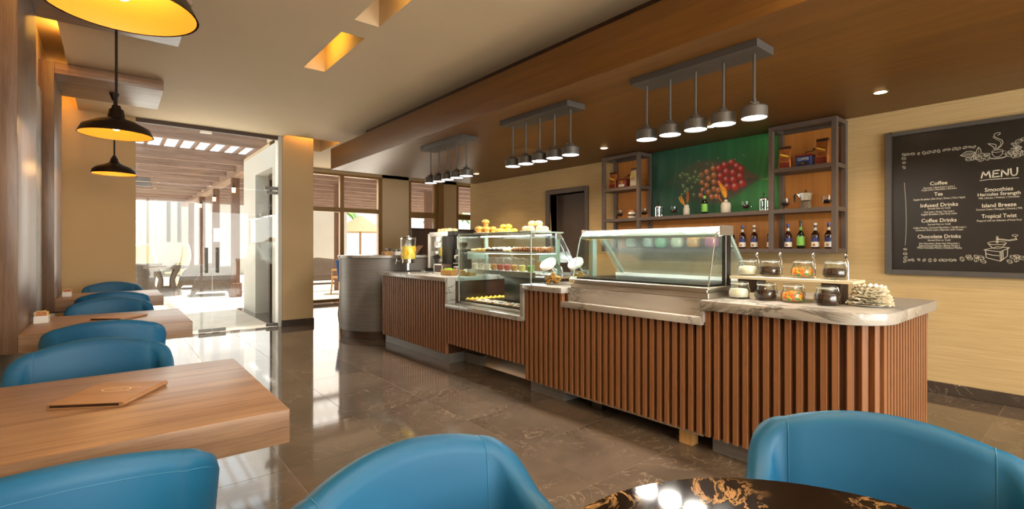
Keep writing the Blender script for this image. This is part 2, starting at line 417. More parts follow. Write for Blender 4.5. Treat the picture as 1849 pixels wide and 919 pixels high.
# far windows with bronze frames
def window(name, x0, x1, z0, z1, vbars, hbars, y=11.14):
    fm = MB().box(x0, x0+.06, y-.05, y+.05, z0, z1).box(x1-.1, x1, y-.05, y+.05, z0, z1).box(x0+.06, x1-.1, y-.05, y+.05, z0, z0+.07).box(x0+.06, x1-.1, y-.05, y+.05, z1-.05, z1)
    o = struct(name, fm, 'window_bronze')
    vs_ = [x0+.06]+[v for a in vbars for v in a]+[x1-.1]; hs_ = [z0+.07]+[v for a in hbars for v in a]+[z1-.05]
    for a in vbars: obj('mullion', B(a[0], a[1], y-.045, y+.045, z0+.07, z1-.05), 'window_bronze', o)
    for i in range(0, len(vs_), 2):
        for a in hbars: obj('transom_bar', B(vs_[i], vs_[i+1], y-.045, y+.045, a[0], a[1]), 'window_bronze', o)
        for j in range(0, len(hs_), 2):
            obj('pane', B(vs_[i], vs_[i+1], y-.004, y+.004, hs_[j], hs_[j+1]), 'window_glass', o)
    return o
window('window_1', 3.0, 5.06, .02, 2.93, [(4.04, 4.13)], [(2.06, 2.16)])
window('window_2', 5.77, 6.6, .9, 2.93, [], [(2.0, 2.15)])
window('window_3', 7.18, 8.3, .9, 2.93, [], [(2.0, 2.15)])
obj('window_surround', B(6.6, 6.76, 11.06, 11.12, 0, 2.93), 'window_bronze', bpy.data.objects['window_2'])
# glazed front behind the camera
bw = struct('window_4', MB().box(-.6, 5.6, -3.3, -3.2, 2.9, ZC).box(-.6, 5.6, -3.3, -3.2, 0, .12), 'window_bronze')
for x in (-.55, .9, 2.4, 3.9, 5.45): obj('mullion', B(x, x+.07, -3.29, -3.21, .12, 2.9), 'window_bronze', bw)
for a, b_ in ((-.48, .9), (.97, 2.4), (2.47, 3.9), (3.97, 5.45)): obj('pane', B(a, b_, -3.252, -3.248, .12, 2.9), 'door_glass', bw)
# frameless glass doors to the patio
gd = bpy.data.objects.new('door_1', None); C.objects.link(gd); gd['kind'] = 'structure'; gd.location = (1.15, 8.36, 0)
def gx(a): return a-1.15
obj('ceiling_channel', B(gx(.26), gx(2.05), -.03, .03, 2.955, ZC), 'dark_frame', gd)
obj('transom_pane', B(gx(.26), gx(2.05), -.006, .006, 2.15, 2.955), 'door_glass', gd)
for s, (a, b_) in ((-1, (.27, 1.152)), (1, (1.158, 2.04))):
    leaf = obj('glass_leaf', B(gx(a), gx(b_), -.006, .006, .012, 2.14), 'door_glass', gd)
    hx = gx(1.155 - .075 if s < 0 else 1.155 + .065)
    hm = MB()
    for yy in (-.05, .05): hm.tube([(hx, yy, .88), (hx, yy, 1.25)], .017, 10)
    for zz in (.93, 1.2): hm.tube([(hx, -.05, zz), (hx, .05, zz)], .012, 8)
    obj('pull_handle', hm, 'dark_steel', leaf, smooth=True)
    ex = (gx(a), gx(a)+.16) if s < 0 else (gx(b_)-.16, gx(b_))
    ix = (gx(b_)-.17, gx(b_)) if s < 0 else (gx(a), gx(a)+.17)
    for (q0, q1), zz in ((ex, (2.09, 2.14)), (ex, (.012, .06)), (ix, (.012, .06))):
        obj('patch_fitting', B(q0, q1, -.016, .016, *zz), 'dark_steel', leaf, bevel=.003, seg=1)
obj('patch_fitting', B(gx(1.86), gx(2.05), -.018, .018, 2.155, 2.21), 'dark_steel', gd, bevel=.003, seg=1)
obj('patch_fitting', B(gx(.26), gx(.42), -.018, .018, 2.155, 2.21), 'dark_steel', gd, bevel=.003, seg=1)
obj('patch_fitting', B(gx(1.0), gx(1.15), -.02, .02, 2.92, ZC), 'steel', gd, bevel=.003, seg=1)
nt_ = obj('notice_sheet', B(gx(1.168), gx(1.312), -.0085, -.0065, 1.335, 1.535), 'thin_paper', gd)
# side door seen through the glass
d2 = struct('door_2', MB().box(2.28, 2.34, 9.02, 9.1, 0, 2.6).box(2.28, 2.34, 9.86, 9.95, 0, 2.6).box(2.28, 2.34, 9.1, 9.86, 2.5, 2.6), 'dark_frame')
obj('pane', B(2.305, 2.315, 9.1, 9.86, .05, 2.5), 'door_glass', d2)
hm = MB().tube([(2.24, 9.2, .9), (2.24, 9.2, 1.3)], .016, 10)
for zz in (.95, 1.25): hm.tube([(2.24, 9.2, zz), (2.31, 9.2, zz)], .011, 8)
obj('pull_handle', hm, 'steel', d2, smooth=True)
obj('door_closer', MB().tube([(2.26, 9.6, 2.0), (2.26, 9.8, 2.04)], .012, 8).box(2.25, 2.3, 9.75, 9.85, 1.97, 2.1), 'dark_steel', d2)
obj('inner_leaf', B(2.42, 2.44, 9.02, 10.2, 0, 2.6), 'jar_glass', d2)
# pale panel on the left wall between the booths
tag(obj('wall_panel', B(-.52, -.49, 5.1, 6.25, .5, 2.68), 'grey_art', bevel=.006), 'pale grey marbled wall panel between the two far booth frames', 'wall panel')

# ---------------------------------------------------------------- wooden booths: table, upright and canopy in one C
def booth(y0, label):
    t = thing('booth_table', label, 'table', (-.52, y0, 0), 0, 'wooden booth tables along the left wall')
    obj('tabletop', B(.11, .95, 0, .9, .645, .75), 'booth_wood_x', t, bevel=.004)
    obj('upright_panel', B(.0, .11, 0, .9, .645, 3.0), 'booth_wood_z', t, bevel=.003)
    obj('canopy', B(.11, .95, 0, .9, 2.895, 3.0), 'booth_wood_x', t, bevel=.004)
    obj('wall_bracket', B(0, .7, .42, .48, .59, .645), 'dark_steel', t)
    return t
booth(1.61, 'nearest thick wooden booth table with a closed menu booklet on it')
booth(3.94, 'middle wooden booth table with sugar holder, under the second dark pendant')
booth(6.29, 'farthest wooden booth table, closest to the glass patio doors')

# ---------------------------------------------------------------- serving counter
XF = 2.75
XS = 2.78
PITCH = .0565; SW = .030; SD = .034
def unit(name, label, y0, y1): return thing(name, label, 'counter', (3.2, (y0+y1)/2, 0), 0, 'wood-slatted counter units')
def local(mb, t):
    L = t.location
    mb.v = [(x-L.x, y-L.y, z-L.z) for x, y, z in mb.v]; return mb
def W(name, mb, mat, t, **kw): return obj(name, local(mb, t), mat, t, **kw)
slat_me = {}
def slat(t, x, y, z0, z1, rz=0):
    k = (round(z0, 3), round(z1, 3))
    if k not in slat_me:
        slat_me[k] = mesh('slat', B(0, SD, -SW/2, SW/2, 0, z1-z0), 'slat_wood', bevel=.0015, seg=1)
    L = t.location
    return put('slat', slat_me[k], t, (x-L.x, y-L.y, z0), (0, 0, rz))
def run_slats(t, ya, yb, z0, z1):
    n = int(round((yb-ya)/PITCH)); p = (yb-ya)/n
    for i in range(n): slat(t, XS, ya+p*(i+.5), z0, z1)
ua = unit('counter_unit', 'slatted counter end by the drink dispenser and coffee machine', 4.48, 6.16)
W('carcass', B(XS+SD, 3.95, 4.50, 6.12, .107, .885), 'slat_back', ua); run_slats(ua, 4.49, 6.10, .107, .885)
W('kick_plate', B(2.83, 3.9, 4.51, 6.1, 0, .107), 'grey_laminate', ua)
ub = unit('counter_unit', 'slatted low counter section under the pastry display case', 3.22, 4.48)
W('carcass', B(XS+SD, 2.88, 3.24, 4.48, .225, .61), 'slat_back', ub); run_slats(ub, 3.22, 4.49, .225, .61)
W('base_cabinet', MB().prism([(3.05, .0), (3.12, .12), (3.02, .225), (3.95, .225), (3.95, 0)], 3.27, 4.2, 'y'), 'steel', ub)
W('plinth', B(3.02, 3.3, 4.2, 4.5, 0, .1), 'grey_laminate', ub)
for k in range(9): W('vent_slot', B(3.028, 3.085, 3.34+.022*k, 3.346+.022*k, .17, .21), 'black_plastic', ub)
uc = unit('counter_unit', 'narrow slatted counter section between the two glass cases', 2.745, 3.22)
W('carcass', B(XS+SD, 3.5, 2.74, 3.21, .107, .885), 'slat_back', uc); run_slats(uc, 2.745, 3.22, .107, .885)
W('kick_plate', B(2.85, 3.45, 2.8, 3.21, 0, .107), 'grey_laminate', uc)
ud = unit('counter_unit', 'slatted counter section below the gelato case', 1.56, 2.745)
W('carcass', B(XS+SD, 3.5, 1.55, 2.74, .112, .78), 'slat_back', ud); run_slats(ud, 1.56, 2.745, .108, .78)
W('bottom_rail', B(2.785, 2.815, 1.56, 2.745, .100, .112), 'steel', ud)
W('foot_block', B(2.83, 2.9, 1.66, 1.75, 0, .1), 'oak', ud); W('foot_block', B(2.9, 2.97, 2.45, 2.55, 0, .1), 'dark_steel', ud)
W('inner_base', B(3.2, 3.5, 1.56, 2.74, 0, .112), 'black_plastic', ud)
ue = unit('counter_unit', 'slatted counter end with rounded corner, holding the topping jars', .69, 1.56)
R = .20
def corner(x0, y0, r, n=10):      # left-front quarter circle seen from above, from +X side round to -X side
    return [(x0+r-r*math.sin(a), y0+r-r*math.cos(a)) for a in [PI/2*i/n for i in range(n+1)]]
poly = [(3.78, .72)] + corner(XS+SD, .72, R-.03) + [(XS+SD, 1.55), (3.78, 1.55)]
W('carcass', MB().prism(poly, .107, .875), 'slat_back', ue)
poly = [(3.74, .77)] + corner(2.86, .77, R-.06) + [(2.86, 1.54), (3.74, 1.54)]
W('kick_plate', MB().prism(poly, 0, .107), 'grey_laminate', ue)
y = 1.56-PITCH/2
while y > .69+R: slat(ue, XS, y, .107, .885); y -= PITCH
na = 5
for i in range(na):
    a = PI/2*(i+.5)/na
    cx, cy = XS+R, .69+R
    slat(ue, cx-R*math.cos(a), cy-R*math.sin(a), .107, .885, a)
x = XS+R+.02
while x < 3.80: slat(ue, x, .69, .107, .885, PI/2); x += PITCH
# continuous marble worktop with its steps
tp = thing('marble_worktop', 'stepped grey marble worktop running along the slatted counter', 'worktop', (3.2, 3.4, .6))
W('slab', B(XF, 3.97, 4.48, 6.16, .885, .93), 'marble_grey', tp, bevel=.004)
W('riser', B(XF+.01, 2.86, 4.44, 4.48, .652, .93), 'marble_grey', tp, bevel=.002, seg=1)
W('ledge', B(XF, 2.885, 3.215, 4.48, .61, .652), 'marble_grey', tp, bevel=.003)
W('riser', B(XF+.01, 2.88, 3.215, 3.255, .652, .93), 'marble_grey', tp, bevel=.002, seg=1)
W('slab', B(XF, 3.55, 2.74, 3.215, .885, .93), 'marble_grey', tp, bevel=.004)
W('slab', B(2.86, 3.55, 3.215, 3.27, .885, .93), 'marble_grey', tp)
W('ledge', B(XF, 2.85, 1.555, 2.745, .78, .826), 'marble_grey', tp, bevel=.003)
W('riser', B(2.83, 2.86, 1.56, 2.74, .826, .93), 'marble_grey', tp)
W('riser', B(XF+.004, 2.83, 1.545, 1.565, .80, .884), 'marble_grey', tp)
W('slab', B(2.86, 3.55, 1.56, 2.74, .90, .93), 'marble_grey', tp)
R2 = .24
poly = [(3.86, .655)] + corner(XF, .655, R2) + [(XF, 1.56), (3.86, 1.56)]
W('slab', MB().prism(poly, .872, .932), 'marble_grey', tp, bevel=.005)

# round grey counter behind
rc = thing('round_counter', 'grey laminate counter with rounded end and pale stone top', 'counter', (3.4, 6.85, 0))
def stadium(cx, cy, r, x1, n=16):
    return [(cx-r*math.sin(a), cy-r*math.cos(a)) for a in [PI*i/n for i in range(n+1)]] + [(x1, cy+r), (x1, cy-r)]
W('body', MB().prism(stadium(3.12, 6.85, .6, 4.05), .10, 1.105), 'grey_laminate', rc, smooth=True)
W('toe_kick', MB().prism(stadium(3.12, 6.85, .56, 4.0), 0, .10), 'dark_frame', rc, smooth=True)
W('top', MB().prism(stadium(3.12, 6.85, .62, 4.07), 1.105, 1.14), 'marble_grey', rc, bevel=.004)
W('side_panel', B(3.55, 4.06, 6.238, 6.25, .10, 1.105), 'grey_laminate', rc)
W('edge_trim', B(4.05, 4.075, 6.23, 6.26, .1, 1.12), 'steel_bright', rc)
# dark partition behind the coffee machine
tag(obj('wooden_partition', B(4.17, 5.5, 7.9, 7.97, 0, 1.57).box(4.13, 5.5, 7.88, 7.99, 1.57, 1.6), 'dark_wood', bevel=.003, seg=1), 'dark brown wooden partition behind the coffee machine', 'partition')

# ---------------------------------------------------------------- lamps
def bar_pendant(y0, label):
    t = thing('bar_pendant_light', label, 'pendant light', (3.06, y0+.46, 2.49), 0, 'five-lamp pendant bars over the counter')
    obj('mounting_bar', B(-.11, .11, -.46, .46, -.05, 0), 'charcoal_metal', t, bevel=.003, seg=1)
    for k in range(5):
        y = -.39 + .195*k
        obj('rod', MB().tube([(0, y, -.05), (0, y, -.345)], .0085, 8), 'charcoal_metal', t, smooth=True)
        sh = obj('shade', MB().lathe([(.0735, -.445), (.0755, -.444), (.0755, -.382), (.070, -.374), (.034, -.366), (.028, -.348), (.014, -.340), (.012, -.325), (0, -.325)], 28, 0, y, cap=False), 'charcoal_metal', t, smooth=True, ang=28)
        obj('diffuser', MB().lathe([(0, -.440), (.072, -.440)], 24, 0, y, cap=False), 'led_white', sh)
        obj('thumb_screw', MB().tube([(-.05, y, -.352), (.05, y, -.352)], .004, 6), 'charcoal_metal', sh)
        light('bar_lamp', 'AREA', (0, y, -.452), 3.2, (1, .93, .82), (0, 0, 0), t, shape='DISK', size=.14)
    return t
bar_pendant(1.31, 'five-lamp charcoal pendant bar nearest, in front of the mural')
bar_pendant(2.865, 'middle five-lamp charcoal pendant bar above the pastry case')
bar_pendant(4.46, 'farthest five-lamp charcoal pendant bar above the coffee machine')
def downlight(x, y, z, label, p=20, sp=120):
    t = thing('recessed_downlight', label, 'downlight', (x, y, z), 0, 'recessed downlights in the brown soffit')
    obj('trim_ring', MB().lathe([(.042, -.003), (.052, -.004), (.056, 0), (.056, .004), (.042, .004)], 24, cap=False), 'steel', t, smooth=True)
    obj('lens', MB().lathe([(0, -.002), (.043, -.002)], 20, cap=False), 'downlight_lens', t)
    light('downlight_beam', 'SPOT', (0, 0, -.012), p, (1, .74, .44), (0, 0, 0), t, spot_size=math.radians(sp), spot_blend=.6, shadow_soft_size=.04)
for y, s in ((1.15, 'nearest, over the menu board end of the bar'), (2.58, 'second from the menu board, in front of the mural'), (3.98, 'just left of the mural'), (5.34, 'in front of the brown doorway'), (6.73, 'farthest, beyond the last pendant bar'), (-.28, 'above the right half of the menu board')):
    downlight(4.75, y, 2.49, 'small warm recessed downlight '+s)
for x, y, s in ((1.0, .5, 'over the round black table'), (2.2, .5, 'over the aisle by the rounded counter end'), (1.0, -1.2, 'behind the round black table'), (2.2, -1.2, 'at the front of the room')):  # unseen ceiling downlights, added to give the foreground more light from above
    downlight(x, y, ZC, 'added unseen ceiling downlight '+s, 48, 140)
def dome(y, prof, neck, label):
    t = thing('pendant_lamp', label, 'pendant light', (.03, y, 2.035), 0, 'dark metal pendants over the booths')
    outer = prof + neck
    sh = obj('shade', MB().lathe(outer, 40, cap=False), 'black_metal', t, smooth=True, ang=50)
    obj('inner_reflector', MB().lathe([(max(r-.004, 0), z-.003) for r, z in prof[1:]]+[(0, prof[-1][1]-.004)], 40, cap=False), 'gold_inside', sh, smooth=True)
    obj('stem', MB().tube([(0, 0, neck[-1][1]-.01), (0, 0, .83)], .008, 8), 'black_metal', t, smooth=True)
    obj('ceiling_cup', MB().lathe([(.022, .79), (.045, .86), (0, .86)], 20, cap=False), 'black_metal', t, smooth=True)
    obj('bulb', MB().ball(0, 0, .055, .026, n=12, m=8), 'bulb_warm', t, smooth=True)
    light('pendant_glow', 'POINT', (0, 0, .03), 6, (1, .6, .22), (0, 0, 0), t, shadow_soft_size=.03)
    return t
p2 = [(.213, 0), (.210, .004), (.188, .052), (.11, .096), (.058, .112)]
n2 = [(.05, .118), (.042, .175), (.028, .185), (.024, .205), (0, .205)]
p3 = [(.197, 0), (.196, .006), (.188, .04), (.15, .075), (.09, .098), (.05, .12)]
n3 = [(.036, .14), (.03, .165), (.036, .168), (.02, .175), (.018, .195), (0, .195)]
dome(2.06, p2, n2, 'nearest dark pendant lamp with glowing yellow inside, cut off by the top edge')
dome(4.39, p2, n2, 'dark wide pendant lamp with stepped neck above the middle booth table')
dome(6.74, p3, n3, 'dark domed pendant lamp above the farthest booth table')

# ---------------------------------------------------------------- blue tub chairs
def chair_proto():
    t = thing('tub_chair', 'x', 'chair', (0, 0, 0), 0, 'blue leather tub chairs')
    hw, rr, yb, yf = .242, .052, .228, -.24
    path = []
    def seg(a, b_, n): return [(a[0]+(b_[0]-a[0])*i/n, a[1]+(b_[1]-a[1])*i/n) for i in range(n)]
    path += seg((hw, yf), (hw, yb-rr), 9)
    path += [(hw-rr+rr*math.cos(a), yb-rr+rr*math.sin(a)) for a in [PI/2*i/10 for i in range(10)]]
    path += [(x_, yb+.032*(1-(x_/(hw-rr))**2)) for x_, _ in seg((hw-rr, yb), (-hw+rr, yb), 14)]
    path += [(-hw+rr-rr*math.sin(a), yb-rr+rr*math.cos(a)) for a in [PI/2*i/10 for i in range(10)]]
    path += seg((-hw, yb-rr), (-hw, yf), 9) + [(-hw, yf)]
    m_ = len(path)
    def top(x, y):
        k = max(0, (yb-y)/(yb-yf))                       # 0 at the back, 1 at the arm fronts
        q = min(1, k/.133); p = min(1, max(0, k-.133)/.5)
        return .808 + .032*max(0, 1-(x/.197)**2)*(1 if y > yb-.01 else 0) - .085*q**1.2 - .115*p**.75 - .015*max(0, k-.63)
    TH = .03
    def station(i):
        x, y = path[i]; a = path[max(i-1, 0)]; b_ = path[min(i+1, m_-1)]
        tx, ty = b_[0]-a[0], b_[1]-a[1]; l = math.hypot(tx, ty); nx, ny = ty/l, -tx/l
        if nx*x+ny*(y-.0) < 0: nx, ny = -nx, -ny
        return x, y, nx, ny, top(x, y)
    prof = [(.4, 0.0), (1.0, .05), (1.0, .35), (1.0, .7), (1.0, .93), (.75, .985), (0, 1.0), (-.75, .985), (-1.0, .93), (-1.0, .7), (-1.0, .35), (-1.0, .05), (-.4, 0.0)]
    def P(i, j, off=0):
        x, y, nx, ny, h = station(i)
        u, v = prof[j]; z0 = .33
        z = z0+(h-z0)*v
        lean = .035*(v-.5) - (.03 if v < .3 else 0)*(1-v/.3)
        o = u*(TH+off)+lean
        return (x+nx*o, y+ny*o, z+(off if .95 < v else 0))
    mb = MB().grid(lambda i, j: P(i, j), m_, len(prof))
    mb.f.append(tuple(range(len(prof)))); mb.f.append(tuple((m_-1)*len(prof)+j for j in reversed(range(len(prof)))))
    sh = obj('shell', mb, 'blue_leather', t, smooth=True, ang=70)
    for i in (18, 34):
        obj('seam', MB().tube([P(i, j, .0006) for j in range(6, 12)], .0011, 5), 'blue_stitch', sh, smooth=True)
    def Q(i):
        a, b_ = Vector(P(i, 4, .0004)), Vector(P(i, 3, .0004)); return a+(b_-a)*.06
    obj('top_stitch', MB().tube([Q(i) for i in range(12, 41)], .0009, 4), 'blue_stitch', sh, smooth=True)
    # seat cushion: rounded slab
    def cush(i, j):
        a = 2*PI*i/40; c_, s_ = math.cos(a), math.sin(a)
        e = .42; px = .206*math.copysign(abs(c_)**e, c_); py = -.03+.222*math.copysign(abs(s_)**e, s_)
        q = [(0, .36), (.9, .36), (.985, .375), (1, .41), (.985, .445), (.93, .462), (.6, .470), (0, .472)][j]
        return (px*q[0], -.03+(py+.03)*q[0], q[1])
    obj('seat', MB().grid(cush, 40, 8, cu=True), 'blue_leather', t, smooth=True, ang=70)
    for sx in (-1, 1):
        for sy in (-1, 1):
            obj('leg', MB().tube([(sx*.18, sy*.17, .365), (sx*.215, sy*.21, 0)], [.02, .011], 10), 'chair_leg_wood', t, smooth=True)
    return t
proto = chair_proto()
CH = [((-.085, 1.535), PI, 'blue leather tub chair seen from behind at the near side of the closest booth table'),
      ((-.055, 2.64), 0, 'blue leather tub chair at far side of closest booth table, inner back showing'),
      ((-.02, 3.88), PI, 'blue leather tub chair seen from behind, near side of the middle booth table'),
      ((.0, 4.98), 0, 'blue leather tub chair on the far side of the middle booth table'),
      ((.02, 6.22), PI, 'blue leather tub chair seen from behind at the farthest booth table'),
      ((.02, 7.36), 0, 'blue leather tub chair farthest away, beyond the last booth table'),
      ((.501, .672), math.radians(7), 'blue leather tub chair in the foreground, left of the round black marble table'),
      ((1.21, .265), math.radians(-70.5), 'large blue leather tub chair at lower right, behind the round black marble table'),
      ((4.27, 1.085), math.radians(200), 'blue tub chair almost hidden behind the rounded marble counter end')]
for i, ((x, y), rz, lb) in enumerate(CH):
    o = proto if i == 0 else dup(proto, (x, y, 0), rz, lb)
    o.location = (x, y, 0); o.rotation_euler = (0, 0, rz); o['label'] = lb
# bar stool beside the round counter
st = thing('bar_stool', 'light blue bar stool half hidden behind the round grey counter', 'stool', (3.46, 9.0, 0), math.radians(75))
def shell(i, j):
    a = -1.15+2.3*i/16; z = .66+.36*j/8; r_ = .21+.05*j/8
    return (r_*math.sin(a), r_*math.cos(a), z)
sm = MB().grid(shell, 17, 9); o = obj('back_shell', sm, 'light_blue', st, smooth=True)
md = o.modifiers.new('thick', 'SOLIDIFY'); md.thickness = .03
obj('seat', MB().lathe([(0, .62), (.2, .62), (.215, .65), (.2, .69), (0, .7)], 28), 'light_blue', st, smooth=True)
for sx in (-1, 1):
    for sy in (-1, 1): obj('leg', MB().tube([(sx*.12, sy*.12, .63), (sx*.19, sy*.19, 0)], [.016, .011], 8), 'oak', st, smooth=True)
obj('foot_ring', MB().tube([(.175*math.cos(2*PI*k/24), .175*math.sin(2*PI*k/24), .25) for k in range(24)], .008, 6, True), 'steel', st, smooth=True)

# round black marble table
rt = thing('round_table', 'round black marble table with gold veins in the foreground', 'table', (.725, .175, 0))
obj('tabletop', MB().lathe([(0, .725), (.462, .725), (.47, .732), (.47, .745), (.463, .752), (0, .752)], 72), 'marble_gold', rt, smooth=True, ang=35)
obj('column', MB().lathe([(.045, .02), (.035, .06), (.035, .69), (.07, .725)], 24), 'black_metal', rt, smooth=True)
obj('foot_plate', MB().lathe([(0, 0), (.25, 0), (.25, .012), (.05, .03), (0, .03)], 40), 'black_metal', rt, smooth=True)

# booklets and sugar holders
def booklet(x, y, rz, label):
    t = thing('menu_booklet', label, 'menu', (x, y, .7502), rz, 'closed menu booklets on the booth tables')
    obj('back_cover', B(-.105, .105, -.125, .125, 0, .0035), 'booklet_wood', t, bevel=.001, seg=1)
    obj('pages', B(-.100, .100, -.118, .118, .0035, .012), 'paper_white' if 0 else 'dark_wood', t)
    cv = obj('front_cover', B(-.105, .105, -.125, .125, .012, .0155), 'booklet_wood', t, bevel=.001, seg=1)
    obj('spine', MB().tube([(.105, -.125, .0078), (.105, .125, .0078)], .0078, 8), 'booklet_wood', t, smooth=True)
    em = MB()
    el = [(.042*math.cos(a), .03+.026*math.sin(a)) for a in [2*PI*k/40 for k in range(41)]]
    em.ribbon(el, .0034, .0158); em.ribbon([(.035, .045), (.05, .052), (.068, .05)], .0018, .0158); em.ribbon([(.04, .012), (.055, .008)], .0014, .0158)
    for k in range(5): em.ribbon([(-.022+.009*k, .026), (-.018+.009*k, .036)], .0018, .0158)
    obj('printed_emblem', em, 'gold_print', cv)
    return t
booklet(.0, 2.125, math.radians(-31), 'closed wooden menu booklet with oval gold emblem on the nearest booth table')
booklet(.045, 4.45, math.radians(-38), 'closed wooden menu booklet on the middle booth table')
def sugar(x, y, label):
    t = thing('sugar_holder', label, 'sugar holder', (x, y, .7502), 0, 'sugar packet holders on the booth tables')
    obj('dish', MB().box(-.035, .035, -.05, .05, 0, .004).box(-.035, -.031, -.05, .05, .004, .05).box(.031, .035, -.05, .05, .004, .05).box(-.031, .031, -.05, -.046, .004, .05).box(-.031, .031, .046, .05, .004, .05), 'porcelain', t, bevel=.001, seg=1)
    for k in range(9):
        o = obj('packet', B(-.026, .026, -.0025, .0025, 0, .07), ('packet_mix', 'label_white', 'pastry_yellow')[k % 3], t, loc=(random.uniform(-.003, .003), -.038+.0095*k, .006), rot=(random.uniform(-.08, .08), random.uniform(-.15, .15), 0))
sugar(-.355, 4.5, 'white dish of sugar packets on the middle booth table'); sugar(-.345, 6.75, 'white dish of sugar packets on the farthest booth table')

# ---------------------------------------------------------------- shelving on the right wall, mural and menu board
sv = thing('shelving_unit', 'brown metal wall shelving with two open towers and a long shelf', 'shelf', (5.5, 3.0, 1.2))
def post(x, y): W('post', B(x, x+.045, y, y+.045, 1.2, 2.475), 'shelf_metal', sv, bevel=.002, seg=1)
for y in (1.592, 2.158, 3.785, 4.355):
    post(5.2, y); post(5.453, y)
for z0, ys_ in ((1.2, [(1.637, 2.158), (2.203, 3.785), (3.83, 4.355)]), (1.595, [(1.637, 2.158), (2.203, 3.785), (3.83, 4.355)]), (2.006, [(1.637, 2.158), (3.83, 4.355)]), (2.432, [(1.637, 2.158), (3.83, 4.355)])):
    for a, b_ in ys_:
        if z0 < 2.4: W('shelf_board', B(5.2, 5.498, a, b_, z0, z0+.04), 'shelf_metal', sv)
        else: W('top_rail', B(5.2, 5.245, a, b_, z0, z0+.043).box(5.453, 5.498, a, b_, z0, z0+.043), 'shelf_metal', sv)
    for y in (1.592, 2.158, 3.785, 4.355): W('side_rail', B(5.245, 5.453, y, y+.045, z0, z0+.04), 'shelf_metal', sv)
W('back_panel', B(5.488, 5.4995, 1.64, 4.35, 1.24, 2.485), 'orange_panel', sv)

# mural: flat print on a panel
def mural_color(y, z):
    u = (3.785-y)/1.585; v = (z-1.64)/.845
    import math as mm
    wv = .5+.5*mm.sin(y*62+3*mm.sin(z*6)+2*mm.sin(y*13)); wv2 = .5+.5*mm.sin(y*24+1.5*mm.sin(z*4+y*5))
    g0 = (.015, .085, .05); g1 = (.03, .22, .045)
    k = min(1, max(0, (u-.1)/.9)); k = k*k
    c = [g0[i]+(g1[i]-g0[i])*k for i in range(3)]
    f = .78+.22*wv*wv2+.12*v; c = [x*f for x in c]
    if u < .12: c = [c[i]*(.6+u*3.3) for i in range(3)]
    # leaf
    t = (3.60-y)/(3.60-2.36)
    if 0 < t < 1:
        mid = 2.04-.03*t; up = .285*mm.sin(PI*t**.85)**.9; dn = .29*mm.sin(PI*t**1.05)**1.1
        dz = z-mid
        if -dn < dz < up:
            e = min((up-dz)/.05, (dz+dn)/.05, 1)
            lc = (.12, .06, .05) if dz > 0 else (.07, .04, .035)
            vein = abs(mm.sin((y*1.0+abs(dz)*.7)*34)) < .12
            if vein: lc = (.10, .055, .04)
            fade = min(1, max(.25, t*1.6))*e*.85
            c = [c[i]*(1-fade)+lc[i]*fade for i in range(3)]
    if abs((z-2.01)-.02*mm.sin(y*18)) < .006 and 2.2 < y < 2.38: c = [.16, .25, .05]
    return c
BER = []
rb = random.Random(3)
for (by, bz, br, bc) in [(2.80,2.20,.045,0),(2.72,2.22,.042,0),(2.87,2.17,.045,0),(2.66,2.17,.045,0),(2.78,2.12,.048,0),(2.70,2.10,.048,0),(2.61,2.13,.043,0),(2.85,2.08,.045,0),(2.62,2.05,.046,0),(2.70,2.02,.048,0),(2.78,2.03,.045,0),(2.60,1.97,.045,0),(2.68,1.94,.050,0),(2.77,1.95,.045,0),(2.86,2.00,.042,0),
                       (2.94,2.18,.036,1),(3.02,2.15,.036,1),(3.09,2.12,.034,1),(3.00,2.07,.036,1),(2.93,2.10,.038,1),(2.93,2.02,.036,1),(3.02,1.99,.035,1),(3.08,2.03,.033,1),(2.93,1.94,.036,1),(3.00,1.91,.034,1),(2.88,1.92,.034,1),(3.07,1.94,.032,1),(2.96,1.85,.032,1),(3.05,1.86,.03,1),(3.10,1.88,.03,1),(2.90,1.85,.032,1)]:
    BER.append((by, bz, br, bc))
for k in range(26): BER.append((rb.uniform(3.10, 3.38), rb.uniform(1.88, 2.17), rb.uniform(.02, .03), 2))
for k in range(8): BER.append((rb.uniform(2.55, 3.2), rb.uniform(2.22, 2.29), .015, 2))
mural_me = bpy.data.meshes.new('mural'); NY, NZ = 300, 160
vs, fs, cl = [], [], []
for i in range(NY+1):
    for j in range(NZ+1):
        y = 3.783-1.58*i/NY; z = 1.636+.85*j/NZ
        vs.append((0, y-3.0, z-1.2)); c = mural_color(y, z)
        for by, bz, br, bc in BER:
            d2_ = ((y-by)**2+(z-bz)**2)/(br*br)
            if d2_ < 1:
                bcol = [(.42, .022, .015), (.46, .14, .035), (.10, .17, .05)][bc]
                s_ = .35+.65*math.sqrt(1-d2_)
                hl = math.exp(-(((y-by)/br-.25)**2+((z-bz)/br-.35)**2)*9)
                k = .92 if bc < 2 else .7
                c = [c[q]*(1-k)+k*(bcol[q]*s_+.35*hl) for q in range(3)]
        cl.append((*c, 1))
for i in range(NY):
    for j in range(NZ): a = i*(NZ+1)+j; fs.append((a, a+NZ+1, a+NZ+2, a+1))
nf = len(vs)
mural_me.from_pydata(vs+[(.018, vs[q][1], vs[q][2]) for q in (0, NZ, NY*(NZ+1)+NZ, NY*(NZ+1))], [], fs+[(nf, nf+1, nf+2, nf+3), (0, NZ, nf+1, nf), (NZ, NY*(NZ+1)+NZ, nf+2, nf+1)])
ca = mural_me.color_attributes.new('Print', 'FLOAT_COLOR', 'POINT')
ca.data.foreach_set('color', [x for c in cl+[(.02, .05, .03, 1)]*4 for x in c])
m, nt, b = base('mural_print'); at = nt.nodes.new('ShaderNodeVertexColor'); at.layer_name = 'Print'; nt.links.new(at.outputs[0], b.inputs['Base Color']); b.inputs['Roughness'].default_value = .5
mural_me.materials.append(m)
